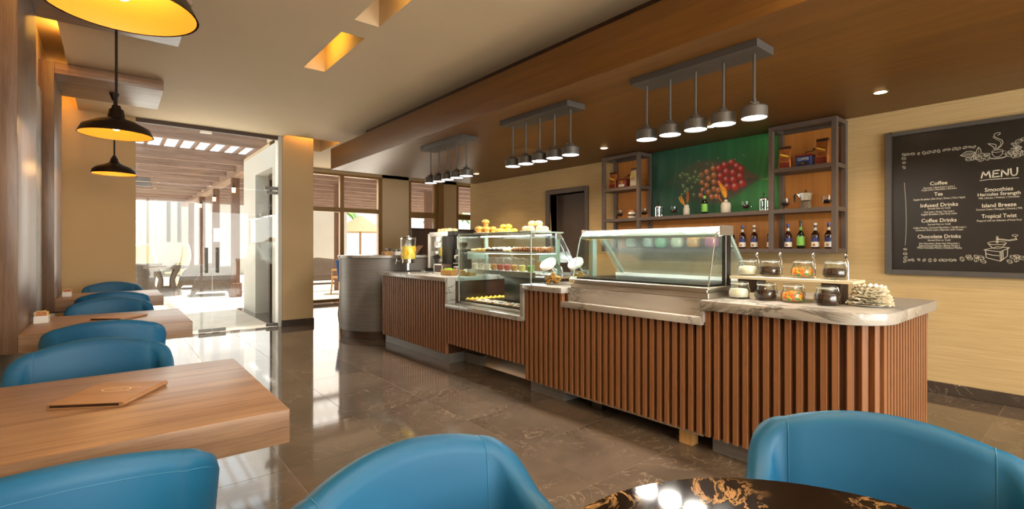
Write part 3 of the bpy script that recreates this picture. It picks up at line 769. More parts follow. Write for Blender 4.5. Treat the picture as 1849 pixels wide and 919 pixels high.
mo = put('mural', mural_me, None, (5.47, 3.0, 1.2)); tag(mo, 'green leaf mural with red and orange coffee berries behind the long shelf', 'mural')

# menu board
LY, BZ0 = 1.29, 1.01
bd = thing('menu_board', 'black chalkboard menu in a brown frame on the right wall', 'menu board', (5.5, LY, 0))
bd.matrix_world = Matrix(((0, 0, -1, 5.5), (-1, 0, 0, LY), (0, 1, 0, 0), (0, 0, 0, 1)))
BWD, BZ1 = 1.44, 2.287
obj('board', B(.04, BWD-.04, BZ0+.03, BZ1-.03, .005, .02), 'chalkboard', bd)
obj('frame', MB().box(0, .05, BZ0, BZ1, 0, .045).box(BWD-.05, BWD, BZ0, BZ1, 0, .045).box(.05, BWD-.05, BZ0, BZ0+.042, 0, .045).box(.05, BWD-.05, BZ1-.035, BZ1, 0, .045), 'charcoal_metal', bd, bevel=.003, seg=1)
def text(body, x0, x1, z, size, parent=bd, mat='chalk', ext=.0004, off=0, dz=.0208):
    cu = bpy.data.curves.new('lettering', 'FONT'); cu.body = body; cu.size = size; cu.align_x = 'CENTER'; cu.extrude = ext; cu.offset = off; cu.resolution_u = 3
    cu.materials.append(M[mat]); o = bpy.data.objects.new('lettering', cu); C.objects.link(o)
    bpy.context.view_layer.update()
    me = bpy.data.meshes.new_from_object(o.evaluated_get(bpy.context.evaluated_depsgraph_get()))
    bpy.data.objects.remove(o); bpy.data.curves.remove(cu)
    xs_ = [v.co.x for v in me.vertices]; wd = max(xs_)-min(xs_); k = (x1-x0)/wd if x1 > x0 else 1
    mid = (max(xs_)+min(xs_))/2
    for v in me.vertices: v.co.x = (v.co.x-mid)*k
    if not me.materials: me.materials.append(M[mat])
    return put('lettering', me, parent, ((x0+x1)/2, z, dz))
HS, SS = .044, .0215
for body, x0, x1, z, s in [('Coffee', .315, .428, 1.788, HS), ('Espresso | Americano | Latte |', .272, .474, 1.761, SS), ('Cappuccino | Macchiato | Bombon', .258, .487, 1.743, SS),
        ('Tea', .343, .399, 1.695, HS), ('English Breakfast | Earl Grey | Green | Chai | Apple', .204, .541, 1.663, SS),
        ('Infused Drinks', .251, .496, 1.601, HS), ('Served Hot or Cold', .300, .447, 1.580, SS), ('Chai Latte | Green Tea Latte |', .273, .471, 1.551, SS), ('English Breakfast | Earl Grey Latte', .257, .489, 1.531, SS),
        ('Coffee Drinks', .257, .487, 1.469, HS), ('Served Hot or Cold', .300, .448, 1.443, SS), ('Coffee Mocha | Caramel Macchiato | Vanilla Latte |', .201, .545, 1.415, SS), ('Cinnamon Dolce Latte | Espresso with Cream', .217, .527, 1.395, SS),
        ('Chocolate Drinks', .231, .513, 1.331, HS), ('Served Hot or Cold', .300, .447, 1.307, SS), ('Hot Chocolate | Swiss Hot Chocolate |', .242, .502, 1.279, SS), ('Salted Caramel Mocha | Skinny Mocha |', .239, .505, 1.259, SS), ('White Chocolate Mocha | Cinnamon Mocha', .227, .519, 1.241, SS),
        ('Smoothies', .658, .819, 1.702, HS), ('Hercules Strength', .616, .860, 1.668, .036), ('Milk | Banana | Walnuts | Chocolate', .623, .854, 1.644, SS),
        ('Island Breeze', .642, .837, 1.576, HS), ('Coconut Cream | Pineapple | Granola | Milk', .607, .870, 1.552, SS), ('Tropical Twist', .639, .839, 1.489, HS), ('Prepared with our Selection of Fresh Fruit', .612, .866, 1.461, SS)]:
    text(body, x0, x1, z, s, off=.0004 if s > .03 else 0)
ch = MB()
def bean(x, z, r=.013, an=0.):
    pts = []
    for k in range(15):
        a = 2*PI*k/14; px, pz = r*math.cos(a), .68*r*math.sin(a)
        pts.append((x+px*math.cos(an)-pz*math.sin(an), z+px*math.sin(an)+pz*math.cos(an)))
    ch.ribbon(pts, .0028, .0206)
    ch.ribbon([(x+q*r*.85*math.cos(an)-.2*r*math.sin(q*3)*math.sin(an), z+q*r*.85*math.sin(an)+.2*r*math.sin(q*3)*math.cos(an)) for q in (-1, -.5, 0, .5, 1)], .0022, .0206)
rbn = random.Random(5)
for x, z in [(.134,2.08),(.16,2.079),(.197,2.078),(.238,2.074),(.275,2.074),(.308,2.076),(.343,2.077),(.372,2.076),(.409,2.079),(.436,2.08),(.472,2.08),(.5,2.077),(.539,2.08),(.57,2.08),(.595,2.077),(.134,2.046),(.136,2.008),(.136,1.966),
             (.144,1.235),(.144,1.195),(.145,1.158),(.142,1.127),(.173,1.139),(.198,1.14),(.239,1.144),(.276,1.141),(.315,1.14),(.349,1.142),(.387,1.143),(.413,1.142),(.449,1.144),(.476,1.145)]:
    bean(x, z, rbn.uniform(.011, .016), rbn.uniform(0, PI))
for x, z in [(.521,1.154),(.56,1.178),(.569,1.16),(.609,1.175),(.634,1.168),(.609,1.151),(.649,1.139),(.8,1.14),(.82,1.175),(.839,1.182),(.839,1.154),(.868,1.17),(.56,1.979),(.591,1.985),(.621,1.981),(.638,1.965),(.641,2.005),(.671,2.001),(.673,1.977),(.605,1.995),(.793,1.983),(.824,1.972),(.844,1.969),(.869,1.985),(.849,2.08),(.88,2.09),(.855,2.0),(.835,1.995),(.805,2.0)]:
    bean(x, z, rbn.uniform(.017, .021), rbn.uniform(0, PI))
def chalkline(pts, wd=.0032): ch.ribbon(pts, wd, .0206)
chalkline([(.138,1.83),(.143,1.75),(.148,1.65),(.152,1.487),(.149,1.36),(.144,1.27)], .002)
for pl in ([(.638,1.815),(.648,1.866),(.664,1.83),(.682,1.868),(.69,1.815)], [(.742,1.868),(.708,1.866),(.704,1.815),(.742,1.819)], [(.705,1.842),(.734,1.844)], [(.754,1.815),(.757,1.868),(.79,1.818),(.793,1.87)], [(.806,1.872),(.808,1.83),(.82,1.815),(.836,1.82),(.842,1.84),(.842,1.876)]):
    chalkline(pl, .0085)
chalkline([(.628,1.794),(.68,1.800),(.76,1.798),(.851,1.795)], .004)
def arc(cx, cz, rx, rz, a0, a1, n=16): return [(cx+rx*math.cos(a0+(a1-a0)*k/n), cz+rz*math.sin(a0+(a1-a0)*k/n)) for k in range(n+1)]
chalkline(arc(.731, 2.022, .032, .010, 0, 2*PI)); chalkline(arc(.731, 2.022, .032, .048, PI, 2*PI)); chalkline(arc(.766, 2.006, .014, .012, -PI/2, PI/2))
chalkline(arc(.733, 1.978, .05, .012, PI*.9, PI*2.1)); chalkline(arc(.733, 1.972, .046, .012, PI, 2*PI))
chalkline([(.729,2.036),(.752,2.058),(.763,2.083),(.757,2.106),(.73,2.125),(.712,2.142),(.712,2.158),(.73,2.17),(.748,2.164),(.742,2.15),(.73,2.15)]); chalkline([(.72,2.036),(.745,2.06),(.752,2.083),(.745,2.1),(.72,2.12),(.704,2.14)], .002)
chalkline([(.712,2.038),(.71,2.055),(.695,2.072),(.676,2.089)]); chalkline([(.676,2.089),(.70,2.085),(.722,2.075),(.724,2.06),(.717,2.04)])
chalkline([(.511,2.017),(.544,2.044),(.575,2.045),(.606,2.024),(.58,1.997),(.545,2.0),(.511,2.017)]); chalkline([(.511,2.017),(.606,2.022)], .002)
for k in range(5): chalkline([(.535+.013*k, 2.019), (.548+.013*k, 2.036)], .0018); chalkline([(.535+.013*k, 2.019), (.548+.013*k, 2.005)], .0018)
chalkline([(.606,2.017),(.608,2.045),(.621,2.07),(.634,2.05),(.636,2.023)]); chalkline([(.62,2.02),(.621,2.065)], .0018)
chalkline([(.808,2.065),(.86,2.02)]); chalkline([(.816,2.073),(.868,2.03)]); chalkline([(.808,2.065),(.816,2.073)])
for k in range(6):
    a = 2*PI*k/6; chalkline([(.835, 2.028), (.835+.022*math.cos(a+.25), 2.028+.02*math.sin(a+.25)), (.835+.03*math.cos(a), 2.028+.026*math.sin(a)), (.835+.022*math.cos(a-.25), 2.028+.02*math.sin(a-.25)), (.835, 2.028)], .002)
for pl in ([(.652,1.231),(.746,1.217),(.8,1.249),(.731,1.256),(.652,1.231)], [(.663,1.226),(.666,1.169),(.749,1.141),(.746,1.217)], [(.749,1.141),(.787,1.182),(.789,1.243)], [(.666,1.2),(.7,1.19),(.74,1.185)], [(.70,1.25),(.674,1.286)], [(.757,1.25),(.782,1.285)], [(.726,1.34),(.726,1.285)], [(.734,1.34),(.734,1.285)], [(.726,1.322),(.797,1.310),(.837,1.320)], [(.726,1.316),(.797,1.303),(.842,1.313)], [(.837,1.316),(.832,1.338)], [(.748,1.141),(.745,1.21)], [(.756,1.15),(.754,1.215)], [(.764,1.158),(.762,1.222)]):
    chalkline(pl)
chalkline(arc(.728, 1.286, .054, .013, 0, 2*PI)); chalkline(arc(.728, 1.25, .029, .008, PI, 2*PI)); chalkline(arc(.829, 1.345, .016, .007, 0, 2*PI))
obj('chalk_drawing', ch, 'chalk', bd)

# ---------------------------------------------------------------- things on the shelves
def coffee_bag(y, z, rz, label, h=.235, cream=False):
    t = thing('coffee_bag', label, 'coffee bag', (5.33, y, z), rz, 'coffee bags on the shelves')
    def bag(i, j):
        k = j/8; a = 2*PI*i/20; wx = .034*(1-.75*max(0, k-.55)/.45); wy = .062*(1-.12*k)
        e = .35; c_, s_ = math.cos(a), math.sin(a)
        return (wx*math.copysign(abs(c_)**e, c_), wy*math.copysign(abs(s_)**e, s_), h*.9*k)
    mb = MB().grid(bag, 20, 9, cu=True); mb.f.append(tuple(reversed([i*9 for i in range(20)]))); mb.f.append(tuple(i*9+8 for i in range(20)))
    body = obj('bag_body', mb, 'bag_cream' if cream else 'bag_copper', t, smooth=True)
    obj('folded_top', B(-.011, .011, -.055, .055, h*.88, h), 'bag_dark', t, bevel=.003, seg=1)
    lb_ = obj('front_label', MB().prism([(-.046, h*.08), (.046, h*.08), (.042, h*.3), (-.042, h*.3)], -.0362, -.0352, 'x'), 'tin_red' if not cream else 'label_white', body)
    obj('emblem', MB().tube([(-.0358, .028*math.cos(a), h*.42+.013*math.sin(a)) for a in [2*PI*k/20 for k in range(20)]], .0022, 5, True), 'bag_dark', body)
    obj('print_stripe', MB().prism([(-.04, h*.5), (.04, h*.62), (.04, h*.68), (-.04, h*.56)], -.0358, -.0352, 'x'), 'pastry_yellow', body)
coffee_bag(4.30, 2.0465, .1, 'copper coffee bag at the left end of the left tower top shelf')
coffee_bag(3.95, 2.0465, -.1, 'cream coffee bag on the left tower top shelf beside the red tin', .25, True)
coffee_bag(2.09, 2.0465, .15, 'copper coffee bag left of the blue coffee mill on the right tower')
coffee_bag(1.75, 2.0465, -.1, 'taller copper coffee bag right of the blue coffee mill', .26)
def mill(y, z, mat, label, txt=None):
    t = thing('coffee_mill', label, 'coffee mill', (5.34, y, z), 0, 'box coffee mills')
    o = obj('box', B(-.06, .06, -.068, .068, .012, .105), mat, t, bevel=.003, seg=1)
    obj('lid', MB().prism([(-.068, .105), (.068, .105), (.06, .122), (-.06, .122)], -.075, .075, 'y'), mat if txt is None else 'tin_red', t)
    for sx in (-1, 1):
        for sy in (-1, 1): obj('foot', B(sx*.05-.01, sx*.05+.01, sy*.055-.01, sy*.055+.01, 0, .012), 'black_plastic', t)
    obj('crank', MB().tube([(0, 0, .122), (0, 0, .15), (0, -.075, .155), (0, -.075, .16)], .004, 6).ball(0, -.075, .17, .011), 'black_metal', t, smooth=True)
    dr = obj('drawer', B(-.063, -.06, -.045, .045, .018, .05), 'dark_wood' if txt else 'label_white', t); obj('knob', MB().ball(-.067, 0, .034, .006, n=8, m=6), 'steel', dr, smooth=True)
    if txt:
        l_ = text(txt, -.05, .05, 0, .036, None, 'chalk'); l_.parent = o
        l_.matrix_local = Matrix(((0, 0, -1, -.0605), (-1, 0, 0, 0), (0, 1, 0, .066), (0, 0, 0, 1)))
    else:
        obj('emblem', MB().tube([(-.061, .02*math.cos(a), .078+.015*math.sin(a)) for a in [2*PI*k/16 for k in range(16)]], .003, 5, True), 'pastry_yellow', o)
mill(4.125, 2.0465, 'tin_red', 'small red tin coffee mill on the left tower')
mill(1.905, 2.0465, 'tin_blue', 'dark blue coffee mill lettered COFFEE on the right tower', 'COFFEE')
def glass_cup(y, z, label, side=-1):
    t = thing('glass_cup', label, 'cup', (5.33, y, z), 0, 'glass coffee cups with beans')
    obj('bowl', MB().lathe([(.026, 0), (.028, .004), (.012, .012), (.012, .02), (.028, .035), (.04, .06), (.042, .115), (.039, .115), (.037, .062), (.026, .04), (0, .036)], 20, cap=False), 'jar_glass', t, smooth=True)
    obj('handle', MB().tube([(0, side*(.038+.028*math.sin(a)), .07+.024*math.cos(a)) for a in [PI*k/8 for k in range(9)]], .005, 6), 'jar_glass', t, smooth=True)
    obj('coffee_beans', MB().lathe([(0, .038), (.025, .041), (.036, .062), (.035, .075), (0, .08)], 16), 'choc_chips', t, smooth=True)
for y, lb in ((4.19, 'glass cup of beans at the left of the left tower middle shelf'), (3.80, 'glass cup of beans right of the brown jar, behind the left tower post'), (3.371, 'glass cup of beans right of the left coffee press'), (2.493, 'glass cup of beans between the big vase and the right coffee press'), (2.09, 'glass cup of beans left of the moka pot'), (1.715, 'glass cup of beans right of the moka pot')):
    glass_cup(y, 1.6355, lb, 1 if y in (2.09,) else -1)
t = thing('brown_jar', 'small jar with copper lid and cream label on the left tower', 'jar', (5.33, 3.995, 1.6355))
b_ = obj('jar_body', MB().lathe([(0, 0), (.045, 0), (.048, .006), (.048, .075), (.036, .09), (0, .09)], 24), 'label_white', t, smooth=True)
obj('lid', MB().lathe([(.036, .09), (.042, .092), (.042, .108), (.02, .114), (0, .114)], 24), 'bag_copper', t, smooth=True)
obj('label', MB().lathe([(.0487, .03), (.0487, .055)], 24, cap=False), 'bag_dark', b_)
def press(y, label):
    t = thing('coffee_press', label, 'coffee press', (5.33, y, 1.6355), 0, 'glass coffee presses')
    obj('beaker', MB().lathe([(.033, .008), (.035, .01), (.035, .13)], 20, cap=False), 'jar_glass', t, smooth=True)
    fr = MB().lathe([(.036, 0), (.038, 0), (.038, .012), (.036, .012)], 20, cap=False).lathe([(.036, .115), (.038, .115), (.038, .128), (.036, .128)], 20, cap=False)
    for k in range(4): a = PI/4+PI/2*k; fr.tube([(.0375*math.cos(a), .0375*math.sin(a), .004), (.0375*math.cos(a), .0375*math.sin(a), .125)], .003, 5)
    obj('metal_frame', fr, 'chrome', t, smooth=True)
    obj('lid', MB().lathe([(.04, .13), (.036, .142), (.01, .15), (0, .15)], 20), 'chrome', t, smooth=True)
    obj('plunger', MB().tube([(0, 0, .04), (0, 0, .175)], .003, 6).ball(0, 0, .183, .010).lathe([(0, .04), (.032, .04), (.032, .046), (0, .046)], 16), 'black_metal', t, smooth=True)
    obj('handle', MB().tube([(0, -.036, .115), (0, -.065, .11), (0, -.068, .05), (0, -.037, .03)], .006, 6), 'black_plastic', t, smooth=True)
press(3.583, 'glass coffee press at the left end of the long shelf'); press(2.303, 'glass coffee press at the right end of the long shelf')
def feather(parent, x0, tipx, tipz, z0, wd, mat, bend):
    mb = MB(); n = 12; cur = []
    for k in range(n+1):
        u = k/n; cur.append((0, x0+(tipx-x0)*u+bend*math.sin(PI*u)*.5, z0+(tipz-z0)*u))
    for k in range(3, n):
        p = Vector(cur[k]); q = Vector(cur[k+1]); d_ = (q-p).normalized(); s_ = Vector((0, d_.z, -d_.y)); wk = wd*math.sin(PI*min(1, (k-2)/(n-2))**.7)+.003
        for sg in (-1, 1):
            a = p; b2 = p+s_*sg*wk+d_*.012; mb.add([a+Vector((-.0012,0,0)), q+Vector((-.0012,0,0)), b2+d_*.012, b2], [(0,1,2,3)]); mb.add([a+Vector((.0012,0,0)), q+Vector((.0012,0,0)), b2+d_*.012, b2], [(3,2,1,0)])
    obj('feather', mb.tube(cur, .0022, 5), mat, parent)
v = thing('clay_vase', 'narrow speckled vase with two rust feathers on the long shelf', 'vase', (5.33, 3.2, 1.6355))
obj('vessel', MB().lathe([(0, 0), (.032, 0), (.036, .008), (.036, .085), (.028, .098), (.027, .125), (.022, .125), (.022, .1), (0, .1)], 24), 'speckled_clay', v, smooth=True)
feather(v, -.005, -.015, .30, .1, .016, 'feather_rust', -.01); feather(v, .005, .075, .235, .1, .012, 'feather_gold', .01); feather(v, .0, .10, .225, .1, .008, 'feather_gold', .03)
v = thing('clay_vase', 'wide speckled bottle vase with a tall golden feather', 'vase', (5.33, 2.715, 1.6355))
obj('vessel', MB().lathe([(0, 0), (.048, 0), (.052, .008), (.053, .09), (.045, .115), (.018, .128), (.016, .15), (.012, .15), (.012, .1), (0, .1)], 28), 'speckled_clay', v, smooth=True)
feather(v, 0, .085, .36, .11, .03, 'feather_gold', -.05); feather(v, 0, .075, .21, .11, .006, 'feather_rust', .06)
def bottle(y, z, label, green=False, cap='cap_blue', group='syrup bottles on the bottom shelf'):
    t = thing('syrup_bottle', label, 'bottle', (5.33, y, z), 0, group)
    g = 'green_glass' if green else 'amber_glass'
    h = 1.12 if green else 1.0
    b_ = obj('glass_body', MB().lathe([(0, 0), (.030, 0), (.034, .006), (.034, .13), (.030, .148), (.016, .168), (.0125, .185), (.0125, .222*h), (.0145, .224*h), (.0145, .228*h), (0, .228*h)], 20), g, t, smooth=True)
    obj('cap', MB().lathe([(.0145, .228*h), (.015, .23*h), (.015, .250*h), (0, .250*h)], 16), 'cap_black' if green else cap, t, smooth=True)
    if green:
        obj('label', MB().lathe([(.0345, .03), (.0345, .12)], 20, cap=False), 'label_green', b_); obj('neck_label', MB().lathe([(.0148, .183), (.0130, .192), (.0130, .215)], 16, cap=False), 'label_green', b_)
        obj('leaf_print', MB().ball(-.034, .004, .058, .001, .012, .008, 8, 5), 'leaf_green', b_)
    else:
        obj('label', MB().lathe([(.0345, .016), (.0345, .066)], 20, cap=False), 'label_white', b_); obj('upper_label', MB().lathe([(.0345, .068), (.0345, .108)], 20, cap=False), 'label_blue', b_)
        obj('neck_label', MB().lathe([(.0148, .178), (.0131, .190), (.0131, .205)], 16, cap=False), 'label_white', b_)
        obj('fruit_print', MB().ball(-.0345, .0, .036, .001, .012, .012, 8, 5), 'bag_copper', b_)
ZB = 1.2405
for y, gcap, lb in ((2.649, 'cap_blue', 'amber syrup bottle half hidden behind the gelato case edge'), (2.529, 'cap_blue', 'blue-capped amber syrup bottle, first one right of the gelato case'), (2.403, 'cap_white', 'white-capped amber syrup bottle left of the right tower post'), (2.235, 'cap_blue', 'amber syrup bottle cut in two by the right tower front post'), (2.063, 'cap_blue', 'blue-capped amber syrup bottle left of the green one'), (1.815, 'cap_white', 'white-capped amber syrup bottle right of the green one'), (1.70, 'cap_blue', 'blue-capped amber syrup bottle at the far right of the bottom shelf')):
    bottle(y, ZB, lb, False, gcap)
bottle(1.946, ZB, 'green-labelled dark bottle on the bottom shelf among amber ones', True)
bottle(2.97, 1.6355, 'green-labelled dark bottle between the two vases on the long shelf', True, group='bottles on the long shelf')
t = thing('moka_pot', 'aluminium moka pot with black handle on the right tower', 'moka pot', (5.33, 1.90, 1.6355))
obj('lower_chamber', MB().lathe([(0, 0), (.052, 0), (.054, .006), (.043, .07), (.04, .075)], 8), 'steel_bright', t)
obj('upper_chamber', MB().lathe([(.04, .075), (.043, .082), (.058, .155), (.0, .156)], 8).prism([(.05, .15), (.05, .11), (.082, .152)], -.012, .012, 'x'), 'steel_bright', t)
obj('lid', MB().lathe([(.058, .156), (.03, .168), (0, .170)], 8), 'steel_bright', t); obj('knob', MB().lathe([(.006, .168), (.01, .185), (0, .188)], 10), 'black_plastic', t, smooth=True)
obj('handle', MB().tube([(0, .055, .148), (0, .095, .15), (0, .105, .13), (0, .10, .07)], [.008, .009, .010, .007], 8), 'black_plastic', t, smooth=True)
bpy.data.objects['moka_pot'].rotation_euler[2] = 0
for i, (y, mt, nm) in enumerate(((4.0, 'syrup_grey', 'grey'), (3.735, 'syrup_grey', 'pale grey, left of the green one'), (3.549, 'syrup_green', 'mint green'), (3.321, 'syrup_pale', 'cream white'), (3.107, 'syrup_orange', 'orange'), (2.88, 'syrup_pink', 'pink'))):
    t = thing('syrup_jar', 'round glass jar of %s sugar seen through the gelato case' % nm, 'jar', (5.33, y, ZB), 0, 'coloured jars on the bottom shelf')
    if i == 1: t['label'] = 'round glass jar of pale grey sugar, left of the mint green jar'
    obj('vessel', MB().lathe([(0, 0), (.05, 0), (.075, .02), (.085, .07), (.075, .13), (.05, .15), (.05, .17), (.047, .17)], 24, cap=False), 'jar_glass', t, smooth=True)
    obj('contents', MB().lathe([(0, .004), (.048, .004), (.072, .022), (.081, .07), (.071, .128), (0, .132)], 20), mt, t, smooth=True)
    obj('lid', MB().lathe([(.053, .17), (.053, .185), (0, .19)], 20), 'steel', t, smooth=True)

# ---------------------------------------------------------------- topping jars, bench, filters
def clip_jar(x, y, z, mat, label, scoop):
    t = thing('clip_top_jar', label, 'jar', (x, y, z), math.radians(39), 'topping jars on the counter end')
    v_ = obj('vessel', MB().lathe([(0, .002), (.048, .002), (.056, .008), (.062, .028), (.061, .048), (.05, .074), (.046, .082), (.046, .092), (.043, .092), (.043, .082), (.047, .073), (.058, .047), (.059, .028), (.053, .010), (0, .008)], 28, cap=False), 'jar_glass', t, smooth=True)
    obj('contents', MB().lathe([(0, .009), (.052, .011), (.0575, .028), (.0565, .045), (.05, .060), (.02, .064), (0, .062)], 24), mat, t, smooth=True)
    obj('lid', MB().lathe([(.047, .094), (.05, .096), (.05, .105), (.046, .108), (.04, .106), (0, .106)], 28), 'jar_glass', t, smooth=True)
    obj('gasket', MB().lathe([(.047, .091), (.049, .093), (.047, .095)], 28, cap=False), 'cap_white', t, smooth=True)
    cl_ = MB().tube([(.049*math.cos(a), .049*math.sin(a), .086) for a in [2*PI*k/28 for k in range(28)]], .0016, 5, True)
    cl_.tube([(-.012, -.05, .1), (-.012, -.062, .06), (0, -.067, .04), (.012, -.062, .06), (.012, -.05, .1)], .0016, 5)
    obj('wire_clip', cl_, 'chrome', t, smooth=True)
    if scoop:
        s_ = MB().tube([(-.01, -.066, -.012), (-.008, -.067, .05), (-.004, -.066, .10), (0, -.06, .118)], .0026, 6)
        s_.tube([(.002, -.058+.0, .134)]*0+[(.016*math.cos(a), -.058, .134+.016*math.sin(a)) for a in [2*PI*k/20 for k in range(20)]], .004, 6, True)
        s_.ball(0, -.055, .134, .014, .006, .014, 12, 8)
        sp = thing('hanging_scoop', 'chrome scoop hooked on the upper ' + label, 'scoop', (x, y, z), math.radians(39), 'scoops hanging on the upper jars')
        obj('scoop_body', s_, 'chrome', sp, smooth=True)
names = ['sugar_white', 'choc_chips', 'sprinkles', 'choc_chips']
lw = ['jar of white sugar', 'jar of brown chips, left of the sprinkles', 'jar of coloured sprinkles', 'jar of dark chips, right of the sprinkles']
for k, (x, y) in enumerate(((3.04, 1.465), (3.065, 1.315), (3.065, 1.162), (3.055, .985))):
    clip_jar(x, y, .9325, names[k], 'glass clip-top '+lw[k]+' on the marble', False)
for k, (x, y) in enumerate(((3.21, 1.49), (3.215, 1.352), (3.215, 1.165), (3.215, .995))):
    clip_jar(x, y, 1.0685, names[k], 'clip-top '+lw[k]+' on the raised shelf', True)
for o in list(bpy.data.objects):
    if o.name.startswith('hanging_scoop'): o['label'] = o['label'].replace('chrome scoop hooked on the upper clip-top', 'chrome scoop hooked on').replace(' on the raised shelf', ', upper row')
t = thing('display_riser', 'low riser with two dark blocks and a pale shelf carrying jars', 'riser', (3.2, 1.23, .932))
obj('block', B(-.06, .06, .165, .29, 0, .118), 'dark_wood', t, bevel=.002, seg=1); obj('block', B(-.06, .06, -.29, -.19, 0, .118), 'dark_wood', t, bevel=.002, seg=1)
obj('top_board', B(-.10, .10, -.36, .325, .118, .136), 'pale_board', t, bevel=.002, seg=1)
tag(obj('price_card', B(-.001, .001, -.022, .022, 0, .035), 'paper_white', loc=(3.10, 1.44, .932+.09), rot=(0, 0, math.radians(30))), 'small white blank card behind the white sugar jar', 'card')
bpy.data.objects['price_card'].location = (3.128, 1.415, .932)
t = thing('filter_stack', 'ruffled stack of cream paper filters at the counter end', 'paper filters', (3.19, .82, .9405))
for k in range(10):
    r0 = .107-.0038*k; z0 = .004+.0085*k; ph = random.uniform(0, 6); mb = MB(); fr_ = random.uniform(.9, 1.15)
    def ruffle(i, j, r0=r0, z0=z0, ph=ph, fr_=fr_):
        a = 2*PI*i/72; u = j/5; r_ = r0*u*(1+.05*math.sin(3*a+ph)*u)
        zz = z0+(.005+.016*(k/9))*u*u+u*u*.0055*math.sin(17*a+ph)+.006*u*math.sin(2*a+ph*2)
        return (r_*math.cos(a)+.003*math.sin(ph), r_*math.sin(a)+.003*math.cos(ph), zz)
    obj('filter', mb.grid(ruffle, 72, 6, cu=True), 'filter_paper', t, smooth=True, ang=80)
tag(obj('plate', MB().lathe([(0, 0), (.05, 0), (.055, .003), (.085, .007), (.085, .009), (.05, .006), (0, .005)], 36), 'porcelain', loc=(3.19, .82, .9325), smooth=True), 'white plate under the stack of paper filters', 'plate')

# ---------------------------------------------------------------- pastry display case
pc = thing('pastry_display_case', 'tall glass pastry display case set into the counter', 'display case', (3.2, 3.85, .652))
Y0, Y1 = 3.262, 4.435
W('deck', B(2.895, 3.6, Y0, Y1, .6525, .672), 'steel', pc)
W('front_glass', B(2.896, 2.903, Y0, Y1, .672, 1.385), 'case_glass', pc)
W('side_glass', B(2.905, 3.27, Y0, Y0+.006, .932, 1.385), 'case_glass', pc); W('side_glass', B(2.905, 3.27, Y1-.006, Y1, .672, 1.385), 'case_glass', pc)
W('top_glass', B(2.893, 3.30, Y0-.004, Y1+.004, 1.386, 1.396), 'case_glass', pc)
W('top_edge', B(2.890, 2.893, Y0-.004, Y1+.004, 1.384, 1.397).box(2.893, 3.3, Y0-.007, Y0-.004, 1.384, 1.397), 'glass_edge', pc)
for y in (Y0, Y1-.006): W('corner_edge', B(2.892, 2.904, y-.002, y+.008, .672 if y > 4 else .932, 1.385), 'glass_edge', pc)
for y in (Y0+.008, Y1-.035): W('rear_post', B(3.235, 3.268, y, y+.027, .932, 1.384), 'glass_edge', pc)
W('clamp', B(2.905, 2.95, Y0+.006, Y0+.02, 1.345, 1.382).box(3.22, 3.28, Y0+.006, Y0+.02, 1.33, 1.384), 'steel', pc)
W('upper_shelf', B(2.99, 3.26, Y0+.02, Y1-.04, 1.198, 1.206), 'case_glass', pc); W('shelf_rail', B(2.984, 2.99, Y0+.02, Y1-.04, 1.19, 1.21), 'steel', pc)
W('shelf_bracket', B(3.0, 3.236, Y0+.008, Y0+.02, 1.125, 1.19), 'glass_edge', pc); W('shelf_bracket', B(3.0, 3.236, Y1-.02, Y1-.008, 1.125, 1.19), 'glass_edge', pc)
W('lower_shelf', B(2.97, 3.26, Y0+.02, Y1-.04, 1.008, 1.018), 'white_lacquer', pc); W('shelf_rail', B(2.955, 2.97, Y0+.02, Y1-.04, .985, 1.022), 'steel_bright', pc)
W('steel_housing', B(3.14, 3.55, Y0+.01, 3.95, .70, .955), 'dark_steel', pc, bevel=.006); W('housing_lid', B(3.11, 3.55, Y0+.01, 3.97, .955, .972), 'steel_bright', pc)
W('back_wall', B(3.56, 3.58, Y0, Y1, .672, 1.0), 'dark_steel', pc); W('inner_tray', B(2.94, 3.5, Y0+.02, Y1-.02, .672, .680), 'black_plastic', pc)
W('light_tube', B(3.16, 3.18, Y0+.03, Y1-.04, 1.362, 1.374), 'led_case', pc); W('light_tube', B(3.22, 3.232, Y0+.03, Y1-.04, 1.182, 1.192), 'led_case', pc); W('light_tube', B(3.22, 3.232, Y0+.03, Y1-.04, .992, 1.002), 'led_case', pc)
def slant(t, name, mat, x0, z0, x1, z1, ya, yb, th=.006):
    W(name, MB().prism([(x0, z0), (x0+th, z0+.002), (x1+th, z1+.002), (x1, z1)], ya, yb, 'y'), mat, t)
slant(pc, 'rear_flap', 'case_glass', 3.285, 1.38, 3.47, 1.1, Y0+.02, Y1-.04)
for y in (Y0+.015, Y0+.08): W('flap_rod', MB().tube([(3.285, y, 1.38), (3.48, y, 1.09)], .004, 6), 'chrome', pc, smooth=True)
light('case_glow', 'AREA', (-.02, 0, .71), 5, (.95, 1, .98), (0, 0, 0), pc, shape='RECTANGLE', size=.1, size_y=1.0)
light('case_glow', 'AREA', (-.05, 0, .33), 2.5, (.95, 1, .98), (0, 0, 0), pc, shape='RECTANGLE', size=.1, size_y=1.0)

